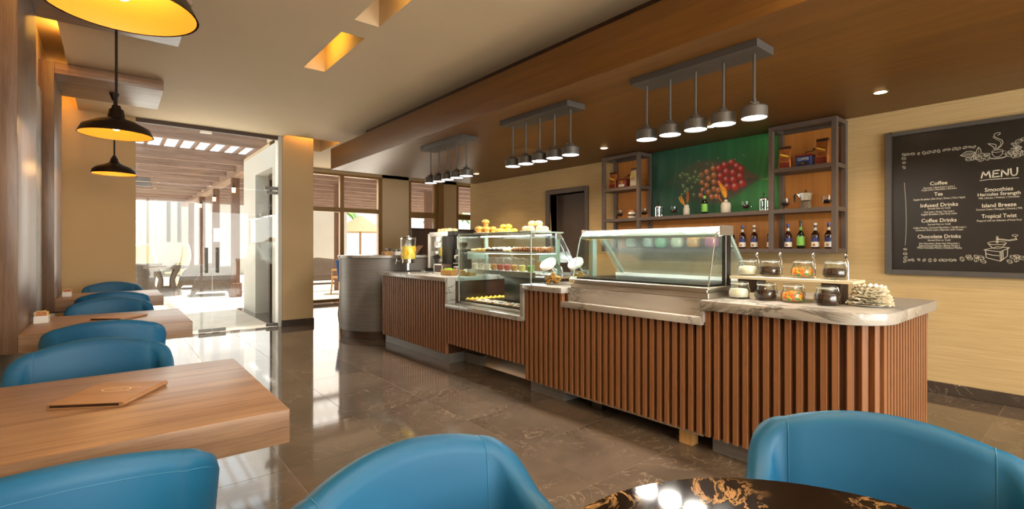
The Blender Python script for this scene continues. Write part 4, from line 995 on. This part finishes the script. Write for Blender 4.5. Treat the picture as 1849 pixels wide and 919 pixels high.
# baked goods, one mesh per kind
def croissant_mesh():
    n = 19; pts = []; rr = []
    for k in range(n):
        u = -1+2*k/(n-1); a = u*1.0
        pts.append((.018-.045*math.cos(a)+.0, .062*math.sin(a), .018)); rr.append(.021*(1-abs(u)**1.7)+.004+.0022*math.cos(k*2.1))
    return mesh('croissant', MB().tube(pts, rr, 9), 'pastry_brown', True)
def muffin_mesh(mat): return mesh('muffin', MB().lathe([(0, 0), (.021, 0), (.027, .028), (.033, .032), (.034, .042), (.024, .058), (0, .064)], 14), mat, True)
def bun_mesh(mat, r=.032, h=.034): return mesh('bun', MB().lathe([(0, 0), (r*.85, 0), (r, h*.35), (r*.85, h*.75), (r*.4, h*.97), (0, h)], 14), mat, True)
def eclair_mesh(mat): return mesh('eclair', MB().ball(0, 0, .014, .018, .05, .014, 12, 8), mat, True)
KM = {'croissant': croissant_mesh(), 'muffin': muffin_mesh('pastry_gold'), 'danish': bun_mesh('pastry_yellow'), 'bun': bun_mesh('pastry_gold', .034), 'dark_cake': bun_mesh('pastry_dark', .03, .03), 'eclair': eclair_mesh('pastry_pale'), 'roll': bun_mesh('pastry_pale', .036, .042)}
def bake(kind, x, y, z, label, group, rz=None, s=1.18):
    o = put(kind, KM[kind], None, (x, y, z), (0, 0, random.uniform(0, 6) if rz is None else rz)); o.scale = (s, s, s)
    return tag(o, label, {'dark_cake': 'cake'}.get(kind, kind), group)
def platter(y, label, r=.13):
    o = obj('platter', MB().lathe([(0, 0), (r*.6, 0), (r, .008), (r, .011), (r*.6, .004), (0, .004)], 36), 'porcelain', loc=(3.10, y, 1.3965), smooth=True); tag(o, label, 'plate')
PZ = 1.4015
platter(4.22, 'white plate of muffins on the pastry case, leftmost'); platter(3.85, 'white plate of yellow danishes on the pastry case, middle'); platter(3.43, 'white plate of pale rolls on the pastry case, rightmost', .15)
for k in range(7): a = 2*PI*k/6; bake('muffin', 3.10+(.084*math.cos(a) if k else 0), 4.22+(.084*math.sin(a) if k else 0), PZ, 'golden muffin in the pile at the left on top of the pastry case', 'muffins on the case top')
bake('muffin', 3.10, 4.22, PZ+.076, 'topmost golden muffin of the pile on the pastry case', 'muffins on the case top')
for k in range(6): a = 2*PI*k/6; bake('danish', 3.10+.078*math.cos(a), 3.86+.080*math.sin(a), PZ+.002, 'yellow danish in the middle pile on top of the pastry case', 'danishes on the case top', s=1.2)
for k in range(2): bake('danish', 3.09, 3.82+.08*k, PZ+.044, 'yellow danish lying on top of the middle pile', 'danishes on the case top', s=1.2)
for k in range(6): a = 2*PI*k/6+.3; bake('roll', 3.10+.088*math.cos(a), 3.43+.088*math.sin(a), PZ+.002, 'pale roll on the rightmost plate on top of the pastry case', 'rolls on the case top')
for k in range(2): bake('roll', 3.10, 3.386+.088*k, PZ+.0525, 'pale roll stacked on other rolls on the rightmost plate', 'rolls on the case top')
z = 1.2065
for x in (3.06, 3.185):
    for k in range(2): bake('eclair', x, 4.362-.048*k, z, 'pale long pastry at the left end of the upper case shelf', 'pastries on the upper case shelf', PI/2)
    for k in range(2): bake('eclair', x, 3.795-.048*k, z, 'pale eclair beside the croissants on the upper case shelf', 'pastries on the upper case shelf', PI/2)
    for k in range(6): bake('croissant', x-.005, 3.682-.066*k, z, 'browned croissant at the right end of the upper case shelf', 'pastries on the upper case shelf', PI/2+random.uniform(-.12, .12))
for x in (3.04, 3.12, 3.20):
    for k in range(2): bake('bun', x, 4.252-.084*k, z, 'round golden bun on the upper case shelf', 'pastries on the upper case shelf', s=1.12)
    for k in range(4):
        o = bake('dark_cake', x, 4.087-.074*k, z, 'dark chocolate cake topped with cream on the upper case shelf', 'pastries on the upper case shelf')
        obj('cream_topping', MB().lathe([(0, .028), (.02, .026), (.012, .036), (0, .043)], 12), 'cream_white', o, smooth=True)
# dessert cups
for k, y in enumerate((4.36, 4.245, 4.135, 4.02, 3.91, 3.80, 3.69, 3.575, 3.45)):
    fill = ('cream_white', 'cream_white', 'cream_white', 'fruit_orange', 'fruit_red', 'fruit_red', 'fruit_orange', 'lemon_pale', 'apple_green')[k]
    nm = ('pale cream dessert at the left end', 'pale cream dessert, second from left', 'layered cream dessert left of the fruit cups', 'orange fruit, leftmost fruit cup', 'red fruit, left of two', 'red fruit, right of two', 'orange and red fruit right of the red ones', 'pale yellow fruit', 'green fruit at the right end')[k]
    t = thing('dessert_cup', 'domed clear cup of '+nm, 'dessert cup', (3.06, y, 1.0185), 0, 'clear dessert cups on the lower case shelf')
    obj('cup_wall', MB().lathe([(.024, 0), (.026, .001), (.036, .085), (.034, .085), (.024, .003), (0, .003)], 20, cap=False), 'clear_plastic', t, smooth=True)
    obj('filling', MB().lathe([(0, .004), (.0245, .004), (.0305, .05), (.02, .057), (0, .058)], 16), fill, t, smooth=True)
    t.scale = (1.15, 1.15, 1.12)
    obj('dome_lid', MB().lathe([(.038, .085), (.038, .09), (.034, .105), (.02, .118), (.012, .12)], 20, cap=False), 'clear_plastic', t, smooth=True)
# tarts on the deck
tm = mesh('fruit_tart', MB().lathe([(0, 0), (.021, 0), (.028, .016), (.025, .017), (0, .014)], 12), 'tart_shell', True)
ty = mesh('yellow_topping', MB().lathe([(.024, .016), (.018, .026), (.006, .034), (0, .034)], 10), 'pastry_yellow', True)
tb = mesh('crumb_topping', MB().lathe([(.024, .016), (.016, .021), (0, .023)], 10), 'cream_white', True)
tc = mesh('crumb_topping', MB().lathe([(.024, .016), (.016, .021), (0, .023)], 10), 'pastry_brown', True)
for i in range(8):
    for j in range(2):
        o = put('fruit_tart', tm, None, (2.965+.062*i, 4.36-.062*j, .6805), (0, 0, random.uniform(0, 6))); tag(o, 'small tart with yellow fruit topping on the case floor', 'tart', 'yellow tarts'); put('yellow_topping', ty, o)
for i in range(3):
    for j in range(16):
        x = 2.965+.062*i; y = 4.225-.060*j
        o = put('cream_tart', tm, None, (x, y, .6805), (0, 0, random.uniform(0, 6))); tag(o, 'small brown tart with pale topping on the case floor', 'tart', 'brown tarts'); put('crumb_topping', tb if (i*7+j*3) % 5 else tc, o)

# ---------------------------------------------------------------- gelato case
gc = thing('gelato_case', 'low curved-glass gelato display case with steel base', 'display case', (3.15, 2.16, .93))
G0, G1 = 1.57, 2.75
W('base_tray', B(2.865, 3.50, G0, G1, .9305, .965).box(2.855, 3.50, G0-.005, G1+.005, .985, 1.0).box(2.885, 3.48, G0+.02, G1-.02, .965, .985), 'steel', gc, bevel=.003, seg=1)
W('inner_deck', B(2.91, 3.47, G0+.03, G1-.03, 1.0, 1.012), 'dark_steel', gc)
prof = [(2.885, 1.002), (2.905, 1.08), (2.93, 1.17), (2.955, 1.27), (2.972, 1.325), (2.995, 1.355), (3.03, 1.372)]
W('curved_front_glass', MB().prism(prof+[(x+.006, z-.002) for x, z in reversed(prof)], G0+.02, G1-.02, 'y'), 'case_glass', gc, smooth=True, ang=60)
for y in (G0+.008, G1-.014): W('side_glass', MB().prism(prof+[(3.12, 1.372), (3.12, 1.002)], y, y+.006, 'y'), 'case_glass', gc)
for y in (G0+.012, G1-.012): W('glass_trim', MB().tube([(x-.002, y, z) for x, z in prof], .005, 6), 'steel_bright' if y < 2 else 'glass_edge', gc, smooth=True)
W('hood', MB().prism([(3.0, 1.318), (2.99, 1.335), (3.012, 1.368), (3.05, 1.388), (3.16, 1.394), (3.16, 1.345)], G0, G1, 'y'), 'hood_grey', gc, bevel=.003)
for y in (G0-.008, G1): W('hood_cap', B(3.005, 3.165, y, y+.008, 1.33, 1.394), 'steel', gc)
W('light_tube', B(3.08, 3.10, G0+.04, G1-.04, 1.325, 1.335), 'led_case', gc)
W('rear_post', B(3.085, 3.15, G0, G0+.03, 1.0, 1.345), 'dark_steel', gc, bevel=.003, seg=1); W('rear_post', B(3.10, 3.15, G1-.035, G1-.005, 1.0, 1.345), 'glass_edge', gc, bevel=.003, seg=1)
for y in (G0+.015, G1-.09): W('rear_arm', MB().prism([(3.15, 1.33), (3.165, 1.35), (3.44, 1.04), (3.42, 1.025)], y-.008, y+.008, 'y'), 'glass_edge', gc)
slant(gc, 'rear_glass', 'hazy_glass', 3.16, 1.345, 3.43, 1.03, G0+.03, G1-.03)
W('rear_sill', B(3.40, 3.46, G0+.03, G1-.03, 1.012, 1.035), 'white_lacquer', gc)
light('gelato_glow', 'AREA', (-.08, 0, .385), 1.6, (.93, 1, 1), (0, 0, 0), gc, shape='RECTANGLE', size=.06, size_y=1.0)

# cookie jars on the middle counter section
def cookie_jar(x, y, label, glab, s):
    t = thing('cookie_jar', label, 'jar', (x, y, .9375), 0, 'tilted glass cookie jars')
    rot = Vector((0, 0, 1)).rotation_difference(Vector((-.773*.5-.6345*.45, .6345*.5-.773*.45, .8)).normalized()).to_matrix()
    def tl(mb):
        mb.v = [tuple(rot @ (Vector(p)-Vector((0, 0, .085)))+Vector((0, 0, .092))) for p in mb.v]; return mb
    obj('vessel', tl(MB().lathe([(0, .0), (.05, .002), (.08, .035), (.092, .085), (.08, .13), (.062, .155), (.06, .168), (.056, .168), (.058, .153), (.076, .128), (.088, .085), (.076, .037), (0, .006)], 32, cap=False)), 'jar_glass', t, smooth=True)
    obj('lid', tl(MB().lathe([(0, .168), (.072, .168), (.077, .174), (.077, .192), (.07, .199), (0, .2)], 32)), 'porcelain', t, smooth=True)
    cm_ = mesh('cookie', MB().lathe([(0, 0), (.022, 0), (.027, .006), (.022, .012), (0, .014)], 14), 'cookie', True)
    rj = random.Random(s)
    for k in range(16):
        a = rj.uniform(0, 2*PI); lay = k//5; r_ = .045 if k % 5 else 0; r_ *= (.8 if lay == 0 else 1)
        o = put('cookie', cm_, None, (x+r_*math.cos(2*PI*(k % 5)/4+lay), y+r_*math.sin(2*PI*(k % 5)/4+lay), .948+.019*lay+.004*(k % 2)), (rj.uniform(-.9, .9), rj.uniform(-.9, .9), a))
        tag(o, glab, 'cookie', 'cookies in the jars')
cookie_jar(3.03, 3.12, 'tilted glass cookie jar in front, with white lid, near the pastry case', 'golden cookie inside the front tilted jar', 1)
cookie_jar(3.36, 3.10, 'tilted glass cookie jar behind, seen through the gelato case glass', 'golden cookie inside the rear tilted jar', 2)
tag(obj('serving_tray', MB().lathe([(0, 0), (.16, 0), (.175, .004), (.175, .006), (0, .005)], 40), 'steel', loc=(3.13, 3.06, .9305), smooth=True), 'flat metal tray under the cookie jars', 'tray')
bpy.data.objects['serving_tray'].scale = (1, 1.0, 1)
t = thing('ramekin', 'small pale dish of white sweets between the cookie jars', 'dish', (3.20, 3.03, .937))
obj('bowl', MB().lathe([(0, .0), (.032, 0), (.045, .03), (.042, .03), (.03, .004), (0, .004)], 24, cap=False), 'pastry_pale', t, smooth=True)
for k in range(6): obj('meringue', MB().ball(.022*math.cos(k), .022*math.sin(k), .032+.008*(k % 2), .016, n=8, m=6), 'cream_white', t, smooth=True)

# ---------------------------------------------------------------- coffee corner
cmx = thing('coffee_machine', 'stainless steel coffee machine at the far counter end', 'coffee machine', (3.62, 5.58, .93))
W('body', B(3.46, 3.85, 5.33, 5.98, .955, 1.40), 'steel', cmx, bevel=.008); W('front_panel', B(3.40, 3.46, 5.60, 5.90, 1.0, 1.40), 'steel_bright', cmx, bevel=.006)
W('top_housing', B(3.42, 3.85, 5.52, 5.98, 1.40, 1.46), 'white_lacquer', cmx, bevel=.008); W('top_housing', B(3.42, 3.85, 5.33, 5.50, 1.40, 1.465), 'black_plastic', cmx, bevel=.008)
W('side_cover', B(3.42, 3.86, 5.98, 6.02, .96, 1.44), 'white_lacquer', cmx, bevel=.004); W('black_column', B(3.39, 3.46, 5.34, 5.58, .955, 1.40), 'black_plastic', cmx, bevel=.004)
W('drip_tray', B(3.30, 3.46, 5.40, 5.88, .9305, .975), 'black_plastic', cmx, bevel=.004); W('spout', MB().tube([(3.40, 5.74, 1.15), (3.36, 5.74, 1.14), (3.36, 5.74, 1.10)], .012, 8), 'black_metal', cmx, smooth=True)
W('sticker', B(3.397, 3.40, 5.70, 5.80, 1.27, 1.33), 'label_white', cmx); W('sticker', B(3.397, 3.40, 5.71, 5.80, 1.2, 1.25), 'dark_steel', cmx)
for k in range(4): W('button', MB().tube([(3.40, 5.68+.05*k, 1.13), (3.394, 5.68+.05*k, 1.13)], .008, 10), 'black_plastic', cmx)
cupm = mesh('stacked_cup', MB().lathe([(.036, 0), (.038, .004), (.034, .04), (.02, .05), (0, .05)], 16, cap=False), 'pastry_pale', True)
for k in range(8):
    o = put('stacked_cup', cupm, None, (3.52+.085*(k // 4), 5.60+.085*(k % 4), 1.4605)); tag(o, 'upturned beige cup warming on top of the coffee machine', 'cup', 'upturned cups on the coffee machine')
gr = thing('coffee_grinder', 'dark coffee grinder beside the coffee machine', 'coffee grinder', (3.42, 5.14, .93))
obj('body', B(-.07, .09, -.07, .07, .0005, .30), 'black_plastic', gr, bevel=.01); obj('hopper', MB().lathe([(.035, .30), (.06, .34), (.075, .44), (.07, .45), (0, .45)], 20), 'jar_glass', gr, smooth=True)
obj('beans', MB().lathe([(.03, .302), (.055, .342), (.06, .38), (0, .39)], 16), 'choc_chips', gr, smooth=True); obj('spout', MB().tube([(-.07, 0, .22), (-.11, 0, .21), (-.11, 0, .18)], [.018, .02, .014], 8), 'steel', gr, smooth=True); obj('fork', B(-.13, -.07, -.02, .02, .12, .13), 'steel', gr)
j = thing('milk_jug', 'small steel milk jug in front of the grinder', 'jug', (3.28, 5.08, .9305))
obj('jug_body', MB().lathe([(0, 0), (.035, 0), (.037, .01), (.03, .07), (.033, .09), (.03, .09), (.027, .07), (0, .01)], 20, cap=False), 'steel_bright', j, smooth=True); obj('handle', MB().tube([(0, -.032, .08), (0, -.06, .075), (0, -.06, .03), (0, -.036, .02)], .004, 6), 'steel_bright', j, smooth=True)
bx = thing('steel_box', 'small framed steel box in front of the coffee machine', 'box', (3.24, 5.32, .9305))
obj('case', B(-.07, .07, -.10, .10, 0, .11), 'dark_frame', bx, bevel=.004); obj('rim', MB().box(-.073, -.068, -.105, .105, .10, .115).box(-.073, -.068, -.105, .105, 0, .012).box(-.073, -.068, -.105, -.09, 0, .115).box(-.073, -.068, .09, .105, 0, .115), 'steel', bx)
dp = thing('drink_dispenser', 'clear lemon drink dispenser on a steel stand', 'drink dispenser', (3.09, 5.96, .9305))
obj('foot_plate', B(-.16, .13, -.12, .12, 0, .012), 'black_plastic', dp, bevel=.003, seg=1); obj('stem', MB().tube([(0, -.012, .012), (0, -.012, .12)], .009, 8).tube([(0, .02, .012), (0, .02, .12)], .009, 8), 'chrome', dp, smooth=True)
obj('steel_base', MB().lathe([(0, .11), (.085, .11), (.09, .115), (.09, .165), (0, .165)], 32), 'steel_bright', dp, smooth=True)
obj('tank', MB().lathe([(.098, .165), (.10, .17), (.10, .43)], 36, cap=False), 'jar_glass', dp, smooth=True)
obj('lemonade', MB().lathe([(0, .167), (.094, .167), (.094, .34), (0, .34)], 32), 'lemonade', dp, smooth=True)
obj('ice', MB().ball(.02, .03, .35, .035, n=8, m=5).ball(-.04, -.02, .352, .03, n=8, m=5).ball(0, -.05, .35, .03, n=8, m=5), 'clear_plastic', dp)
for k in range(8):
    a = 2.4+k*.55; zz = .20+.017*k
    sl = obj('lemon_slice', MB().lathe([(0, -.003), (.034, -.003), (.034, .003), (0, .003)], 18), 'lemon_slice' if k % 2 else 'lemon_pale', dp, loc=(.072*math.cos(a), .072*math.sin(a), zz), rot=(math.radians(80), 0, a+PI/2))
    sl.location = (.0955*math.cos(a), .0955*math.sin(a), zz); sl.rotation_euler = (0, math.radians(90), a)
    sl.scale = (1, 1, .5)
obj('lid', MB().lathe([(.102, .428), (.102, .45), (.09, .458), (.02, .46), (.018, .475), (.026, .48), (0, .485)], 36), 'steel_bright', dp, smooth=True)
obj('tap', MB().tube([(-.09, .05, .14), (-.14, .075, .14), (-.145, .078, .10)], [.009, .011, .009], 8).tube([(-.135, .072, .14), (-.135, .072, .175), (-.16, .085, .175)], .005, 6), 'chrome', dp, smooth=True)
def basket(x, y, label):
    t = thing('wicker_basket', label, 'basket', (x, y, .9305), .3)
    obj('weave', MB().box(-.055, .055, -.075, .075, 0, .005).box(-.06, -.053, -.08, .08, .005, .06).box(.053, .06, -.08, .08, .005, .06).box(-.053, .053, -.08, -.073, .005, .06).box(-.053, .053, .073, .08, .005, .06), 'basket', t, bevel=.002, seg=1)
    obj('rim', MB().tube([(-.058, -.078, .06), (.058, -.078, .06), (.058, .078, .06), (-.058, .078, .06)], .005, 6, True), 'basket', t)
basket(3.02, 4.82, 'small woven basket of green apples beside the pastry case'); basket(3.14, 4.62, 'small woven basket of wrapped snacks behind the green apples')
am = mesh('apple', MB().lathe([(0, .006), (.012, .0), (.026, .014), (.029, .03), (.02, .046), (.006, .048), (0, .043)], 14), 'apple_green', True)
sm_ = mesh('stem', MB().tube([(0, 0, .043), (.003, 0, .056)], .0014, 5), 'dark_wood')
for k, (dx, dy) in enumerate(((-.02, .035), (.015, -.01), (-.02, -.04), (.022, .045))):
    o = put('apple', am, None, (3.02+dx, 4.82+dy, .946+.018)); tag(o, 'green apple in the small basket beside the pastry case', 'apple', 'green apples'); put('stem', sm_, o)
pm_ = mesh('wrapped_snack', MB().ball(0, 0, .014, .03, .02, .014, 10, 6), 'bag_cream', True)
for k in range(6):
    o = put('wrapped_snack', pm_, None, (3.14+.025*math.cos(k*2.2), 4.62+.045*math.sin(k*2.2), .937+.018*(k // 2)), (random.uniform(-.4, .4), .3, k)); tag(o, 'cream wrapped snack in the rear basket', 'snack', 'wrapped snacks')
# on the round counter
for k, (x, mt, lb) in enumerate(((3.06, 'oak', 'small wooden box of tea bags, leftmost on the round counter'), (3.22, 'porcelain', 'small white box of sachets on the round counter'), (3.38, 'oak', 'small wooden box of sachets beside the slanted holder'))):
    t = thing('sachet_box', lb, 'box', (x, 6.55, 1.1405), 0, 'sachet boxes on the round counter')
    obj('tray', MB().box(-.06, .06, -.05, .05, 0, .006).box(-.06, .06, -.05, -.044, .006, .055).box(-.06, .06, .044, .05, .006, .055).box(-.06, -.054, -.044, .044, .006, .055).box(.054, .06, -.044, .044, .006, .055), mt, t, bevel=.001, seg=1)
    for q in range(7): obj('sachet', B(-.003, .003, -.035, .035, 0, .062+.012*(q % 3)), ('packet_mix', 'label_blue', 'label_white', 'label_green')[(q+k) % 4], t, loc=(-.045+.015*q, 0, .007), rot=(0, .12*(q % 2), 0))
t = thing('slanted_holder', 'slanted dark wooden menu holder on the round counter', 'holder', (3.52, 6.5, 1.1405))
obj('leaf_board', MB().prism([(-.09, 0), (-.075, 0), (.06, .14), (.045, .14)], -.08, .08, 'y'), 'booklet_wood', t); obj('back_strut', MB().prism([(.03, 0), (.045, 0), (.055, .12), (.04, .12)], -.06, .06, 'y'), 'dark_wood', t)

# ---------------------------------------------------------------- patio outside
struct('floor_patio', B(-14, 2.12, 8.385, 11.3, -.1, -.004).box(-14, 20, 11.3, 40, -.1, -.004), 'patio_stone')
pw = struct('wall_patio_back', B(-14, 2.75, 27, 27.3, 0, 4.2), 'white_wall')
lv = obj('louvre_frame', B(-.1, .95, 26.93, 27.0, 1.1, 2.45), 'white_lacquer', pw)
for k in range(14): obj('louvre_slat', MB().prism([(26.86, 1.16+.09*k), (26.93, 1.20+.09*k), (26.93, 1.215+.09*k), (26.86, 1.175+.09*k)], -.05, .9, 'x'), 'white_lacquer', lv)
pw2 = struct('wall_patio_side', B(2.75, 9.6, 25.4, 25.7, 0, 4.2).box(2.75, 3.0, 25.7, 27.3, 0, 4.2), 'white_wall')
struct('wall_patio_left', B(-7, -6.7, 8.5, 27, 0, 4.2), 'white_wall')
for x in (1.95, 2.35): obj('tall_slot_window', B(x, x+.14, 26.96, 27.0, 1.5, 3.8), 'grey_laminate', pw)
pg = thing('pergola', 'weathered wooden pergola with open slatted roof over the patio', 'pergola', (2.45, 14, 0))
for yb in [9.97, 12.3]+[13.4+1.15*k for k in range(10)]: W('rafter', B(-6.6, 15 if yb > 11.3 else 2.57, yb, yb+.1, 3.09, 3.34), 'pergola_wood_x', pg)
W('beam', B(2.33, 2.57, 9.3, 25.3, 3.01, 3.30), 'pergola_wood_y', pg)
k = 0; x = -6.5
rm = mesh('roof_slat', B(0, .05, 0, 16, 0, .07), 'pergola_wood_y')
rm2 = mesh('roof_slat', B(0, .05, 1.95, 16, 0, .07), 'pergola_wood_y')
while x < 15: put('roof_slat', rm if x < 2.5 else rm2, pg, (x-2.45, 9.4-14, 3.34)); x += .27
for yp in (14.08, 17.05, 19.95, 22.9):
    p_ = W('post', B(2.36, 2.54, yp-.09, yp+.09, .3, 3.02), 'pergola_wood_z', pg, bevel=.01, seg=1); W('post_base', B(2.32, 2.58, yp-.13, yp+.13, 0, .36), 'pergola_wood_z', pg, bevel=.015, seg=1)
for x, yp in ((5.2, 14.4), (6.9, 14.4), (8.2, 14.4)):
    W('post', B(x-.1, x+.1, yp-.1, yp+.1, 0, 3.12), 'pergola_wood_z', pg)
for yp, nm in ((14.08, 'nearest to the doors'), (17.05, 'second'), (19.95, 'third')):
    t = thing('lantern', 'small glowing black lantern on the %s pergola post' % ('nearest' if yp < 15 else nm), 'lantern', (2.38, yp-.19, 2.62), 0, 'lanterns on the pergola posts')
    obj('glass_box', MB().lathe([(.05, 0), (.065, .16)], 6), 'lantern_glow', t); obj('cap', MB().lathe([(.085, .16), (.03, .23), (0, .25)], 6), 'black_metal', t); obj('base', MB().lathe([(.03, -.03), (.055, 0)], 6), 'black_metal', t)
    obj('bracket', MB().tube([(0, 0, .24), (0, .02, .32), (0, .14, .32)], .01, 6), 'black_metal', t); t.scale = (.72, .72, .8)
# wicker lounge chairs
def wicker_chair():
    t = thing('wicker_armchair', 'x', 'armchair', (0, 0, 0), 0, 'wicker lounge chairs on the patio')
    for s in (-1, 1):
        pts = [(-.42, .16), (-.46, 0), (-.40, 0), (-.30, .12), (.36, .12), (.44, 0), (.50, 0), (.46, .4), (.50, .72), (.36, .74), (.0, .70), (-.25, .55), (-.38, .36)]
        obj('side_panel', MB().prism(pts, s*.46-.04, s*.46+.04, 'y'), 'wicker', t, bevel=.015)
    obj('backrest', MB().prism([(.28, .2), (.44, .2), (.52, .74), (.40, .76)], -.42, .42, 'y'), 'wicker', t, bevel=.02)
    obj('seat', B(-.38, .34, -.42, .42, .14, .32), 'wicker', t, bevel=.02); obj('cushion', B(-.36, .30, -.40, .40, .32, .42), 'grey_laminate', t, bevel=.03)
    return t
wc = wicker_chair(); wc.location = (2.05, 15.1, 0); wc.rotation_euler = (0, 0, math.radians(-8)); wc['label'] = 'nearer wicker lounge chair beside the first pergola post'
dup(wc, (2.0, 17.9, 0), math.radians(-5), 'farther wicker lounge chair behind the nearer one')
dup(wc, (5.0, 21.5, 0), math.radians(-60), 'pale distant wicker chair near the side wall, left of the white return wall')
def wicker_table(x, y, label):
    t = thing('wicker_table', label, 'side table', (x, y, 0), 0, 'wicker mushroom tables on the patio')
    obj('top', MB().lathe([(0, .70), (.46, .70), (.5, .73), (.48, .77), (0, .79)], 32), 'wicker', t, smooth=True)
    obj('foot', MB().lathe([(0, 0), (.34, 0), (.32, .1), (.22, .22), (0, .24)], 24), 'wicker', t, smooth=True)
    for k in range(4): a = PI/4+PI/2*k; obj('leg', MB().tube([(.2*math.cos(a), .2*math.sin(a), .15), (.17*math.cos(a), .17*math.sin(a), .42), (.32*math.cos(a), .32*math.sin(a), .72)], [.07, .05, .06], 8), 'wicker', t, smooth=True)
wicker_table(1.13, 15.65, 'nearer round wicker table with flared legs on the patio'); wicker_table(.72, 18.2, 'farther round wicker table behind the nearer one')
def tulip(x, y, rz, label):
    t = thing('tulip_chair', label, 'chair', (x, y, 0), rz, 'cream tulip chairs on the patio')
    def sh(i, j):
        a = -1.5+3.0*i/16; v_ = j/10; r_ = .22+.28*math.sin(PI*min(1, .15+.75*v_)); zz = .42+(1.0 if abs(a) < .9 else 1.0-.9*(abs(a)-.9)/.6)*v_*.95
        return (r_*math.sin(a)*.9, r_*math.cos(a)*.7+.16*v_, zz)
    o = obj('shell', MB().grid(sh, 17, 11), 'cream_shell', t, smooth=True); md = o.modifiers.new('thick', 'SOLIDIFY'); md.thickness = .03
    obj('seat', MB().lathe([(0, .4), (.26, .4), (.28, .45), (0, .47)], 24), 'cream_shell', t, smooth=True); obj('stem', MB().lathe([(.25, 0), (.24, .02), (.05, .06), (.05, .35), (.2, .41)], 20), 'cream_shell', t, smooth=True)
tulip(.85, 19.6, math.radians(10), 'cream tulip chair facing the doors at the left of the patio'); tulip(1.62, 19.3, math.radians(-75), 'cream tulip chair turned sideways on the patio')
tag(obj('planter', MB().lathe([(0, 0), (.36, 0), (.45, .75), (.42, .75), (.40, .6), (0, .6)], 24), 'wicker', loc=(.55, 16.6, 0), smooth=True), 'woven round planter behind the farthest booth table', 'planter')
def dining(x, y, rz, label):
    t = thing('patio_chair', label, 'chair', (x, y, 0), rz, 'wooden patio chairs')
    obj('seat', B(-.24, .24, -.24, .24, .42, .46), 'oak', t, bevel=.01); obj('backrest', MB().prism([(.2, .5), (.24, .5), (.32, .85), (.28, .85)], -.23, .23, 'y'), 'oak', t, bevel=.01)
    for sx in (-1, 1):
        for sy in (-1, 1): obj('leg', MB().tube([(sx*.2, sy*.2, .42), (sx*.24, sy*.23, 0)], [.025, .018], 8), 'oak', t, smooth=True)
    for sy in (-1, 1): obj('arm', MB().tube([(.28, sy*.23, .66), (-.22, sy*.24, .64), (-.22, sy*.23, .44)], .018, 8), 'oak', t, smooth=True)
dining(4.85, 13.3, math.radians(-20), 'wooden patio chair with arms behind the far window'); dining(3.55, 15.6, math.radians(160), 'dark wooden patio chair right of the first pergola post')
so = thing('wicker_sofa', 'long wicker sofa seen through the far window', 'sofa', (5.4, 17.4, 0), math.radians(0))
obj('base', B(-1.2, 1.2, -.4, .4, .12, .4), 'wicker', so, bevel=.04); obj('backrest', MB().prism([(-1.25, .3), (1.25, .3), (1.22, .78), (0, .92), (-1.22, .78)], -.46, -.36, 'y'), 'wicker', so, bevel=.02)
for sx in (-1, 1): obj('arm', B(sx*1.18-.09, sx*1.18+.09, -.4, .4, .1, .62), 'wicker', so, bevel=.04); obj('leg', B(sx*1.1-.04, sx*1.1+.04, -.35, -.27, 0, .12), 'dark_wood', so)
# beach beyond the far windows
tag(obj('thatch_parasol', MB().lathe([(1.7, 2.2), (.1, 3.2), (0, 3.25)], 24, cap=False).cyl(0, 0, 0, 3.1, .07, 10), 'thatch', loc=(12.0, 29.5, 0)), 'thatched parasol outside beyond the far window', 'parasol')
def palm(x, y, h, label):
    t = thing('palm_tree', label, 'palm', (x, y, 0), random.uniform(0, 3), 'palms beyond the far windows')
    obj('trunk', MB().tube([(0, 0, 0), (.1, 0, h*.5), (.15, .1, h)], [.16, .12, .1], 10), 'palm_trunk', t, smooth=True)
    for k in range(11):
        a = 2*PI*k/11; mb = MB(); pr = None
        for q in range(8):
            u = q/7; r_ = 1.9*u; z_ = h+.5*math.sin(u*2.2)-.9*u*u; c_, s_ = math.cos(a), math.sin(a); wd_ = .28*math.sin(PI*(.1+.85*u))
            cur = [(.15+r_*c_-s_*wd_, .1+r_*s_+c_*wd_, z_-.12), (.15+r_*c_, .1+r_*s_, z_), (.15+r_*c_+s_*wd_, .1+r_*s_-c_*wd_, z_-.12)]
            if pr: n = len(mb.v); mb.v += pr+cur; mb.f += [(n, n+1, n+4, n+3), (n+1, n+2, n+5, n+4)]
            pr = cur
        obj('frond', mb, 'leaf_green', t)
palm(11.0, 31.5, 3.6, 'palm tree outside behind the far window')
palm(19.0, 30, 3.6, 'palm tree outside the last far window')
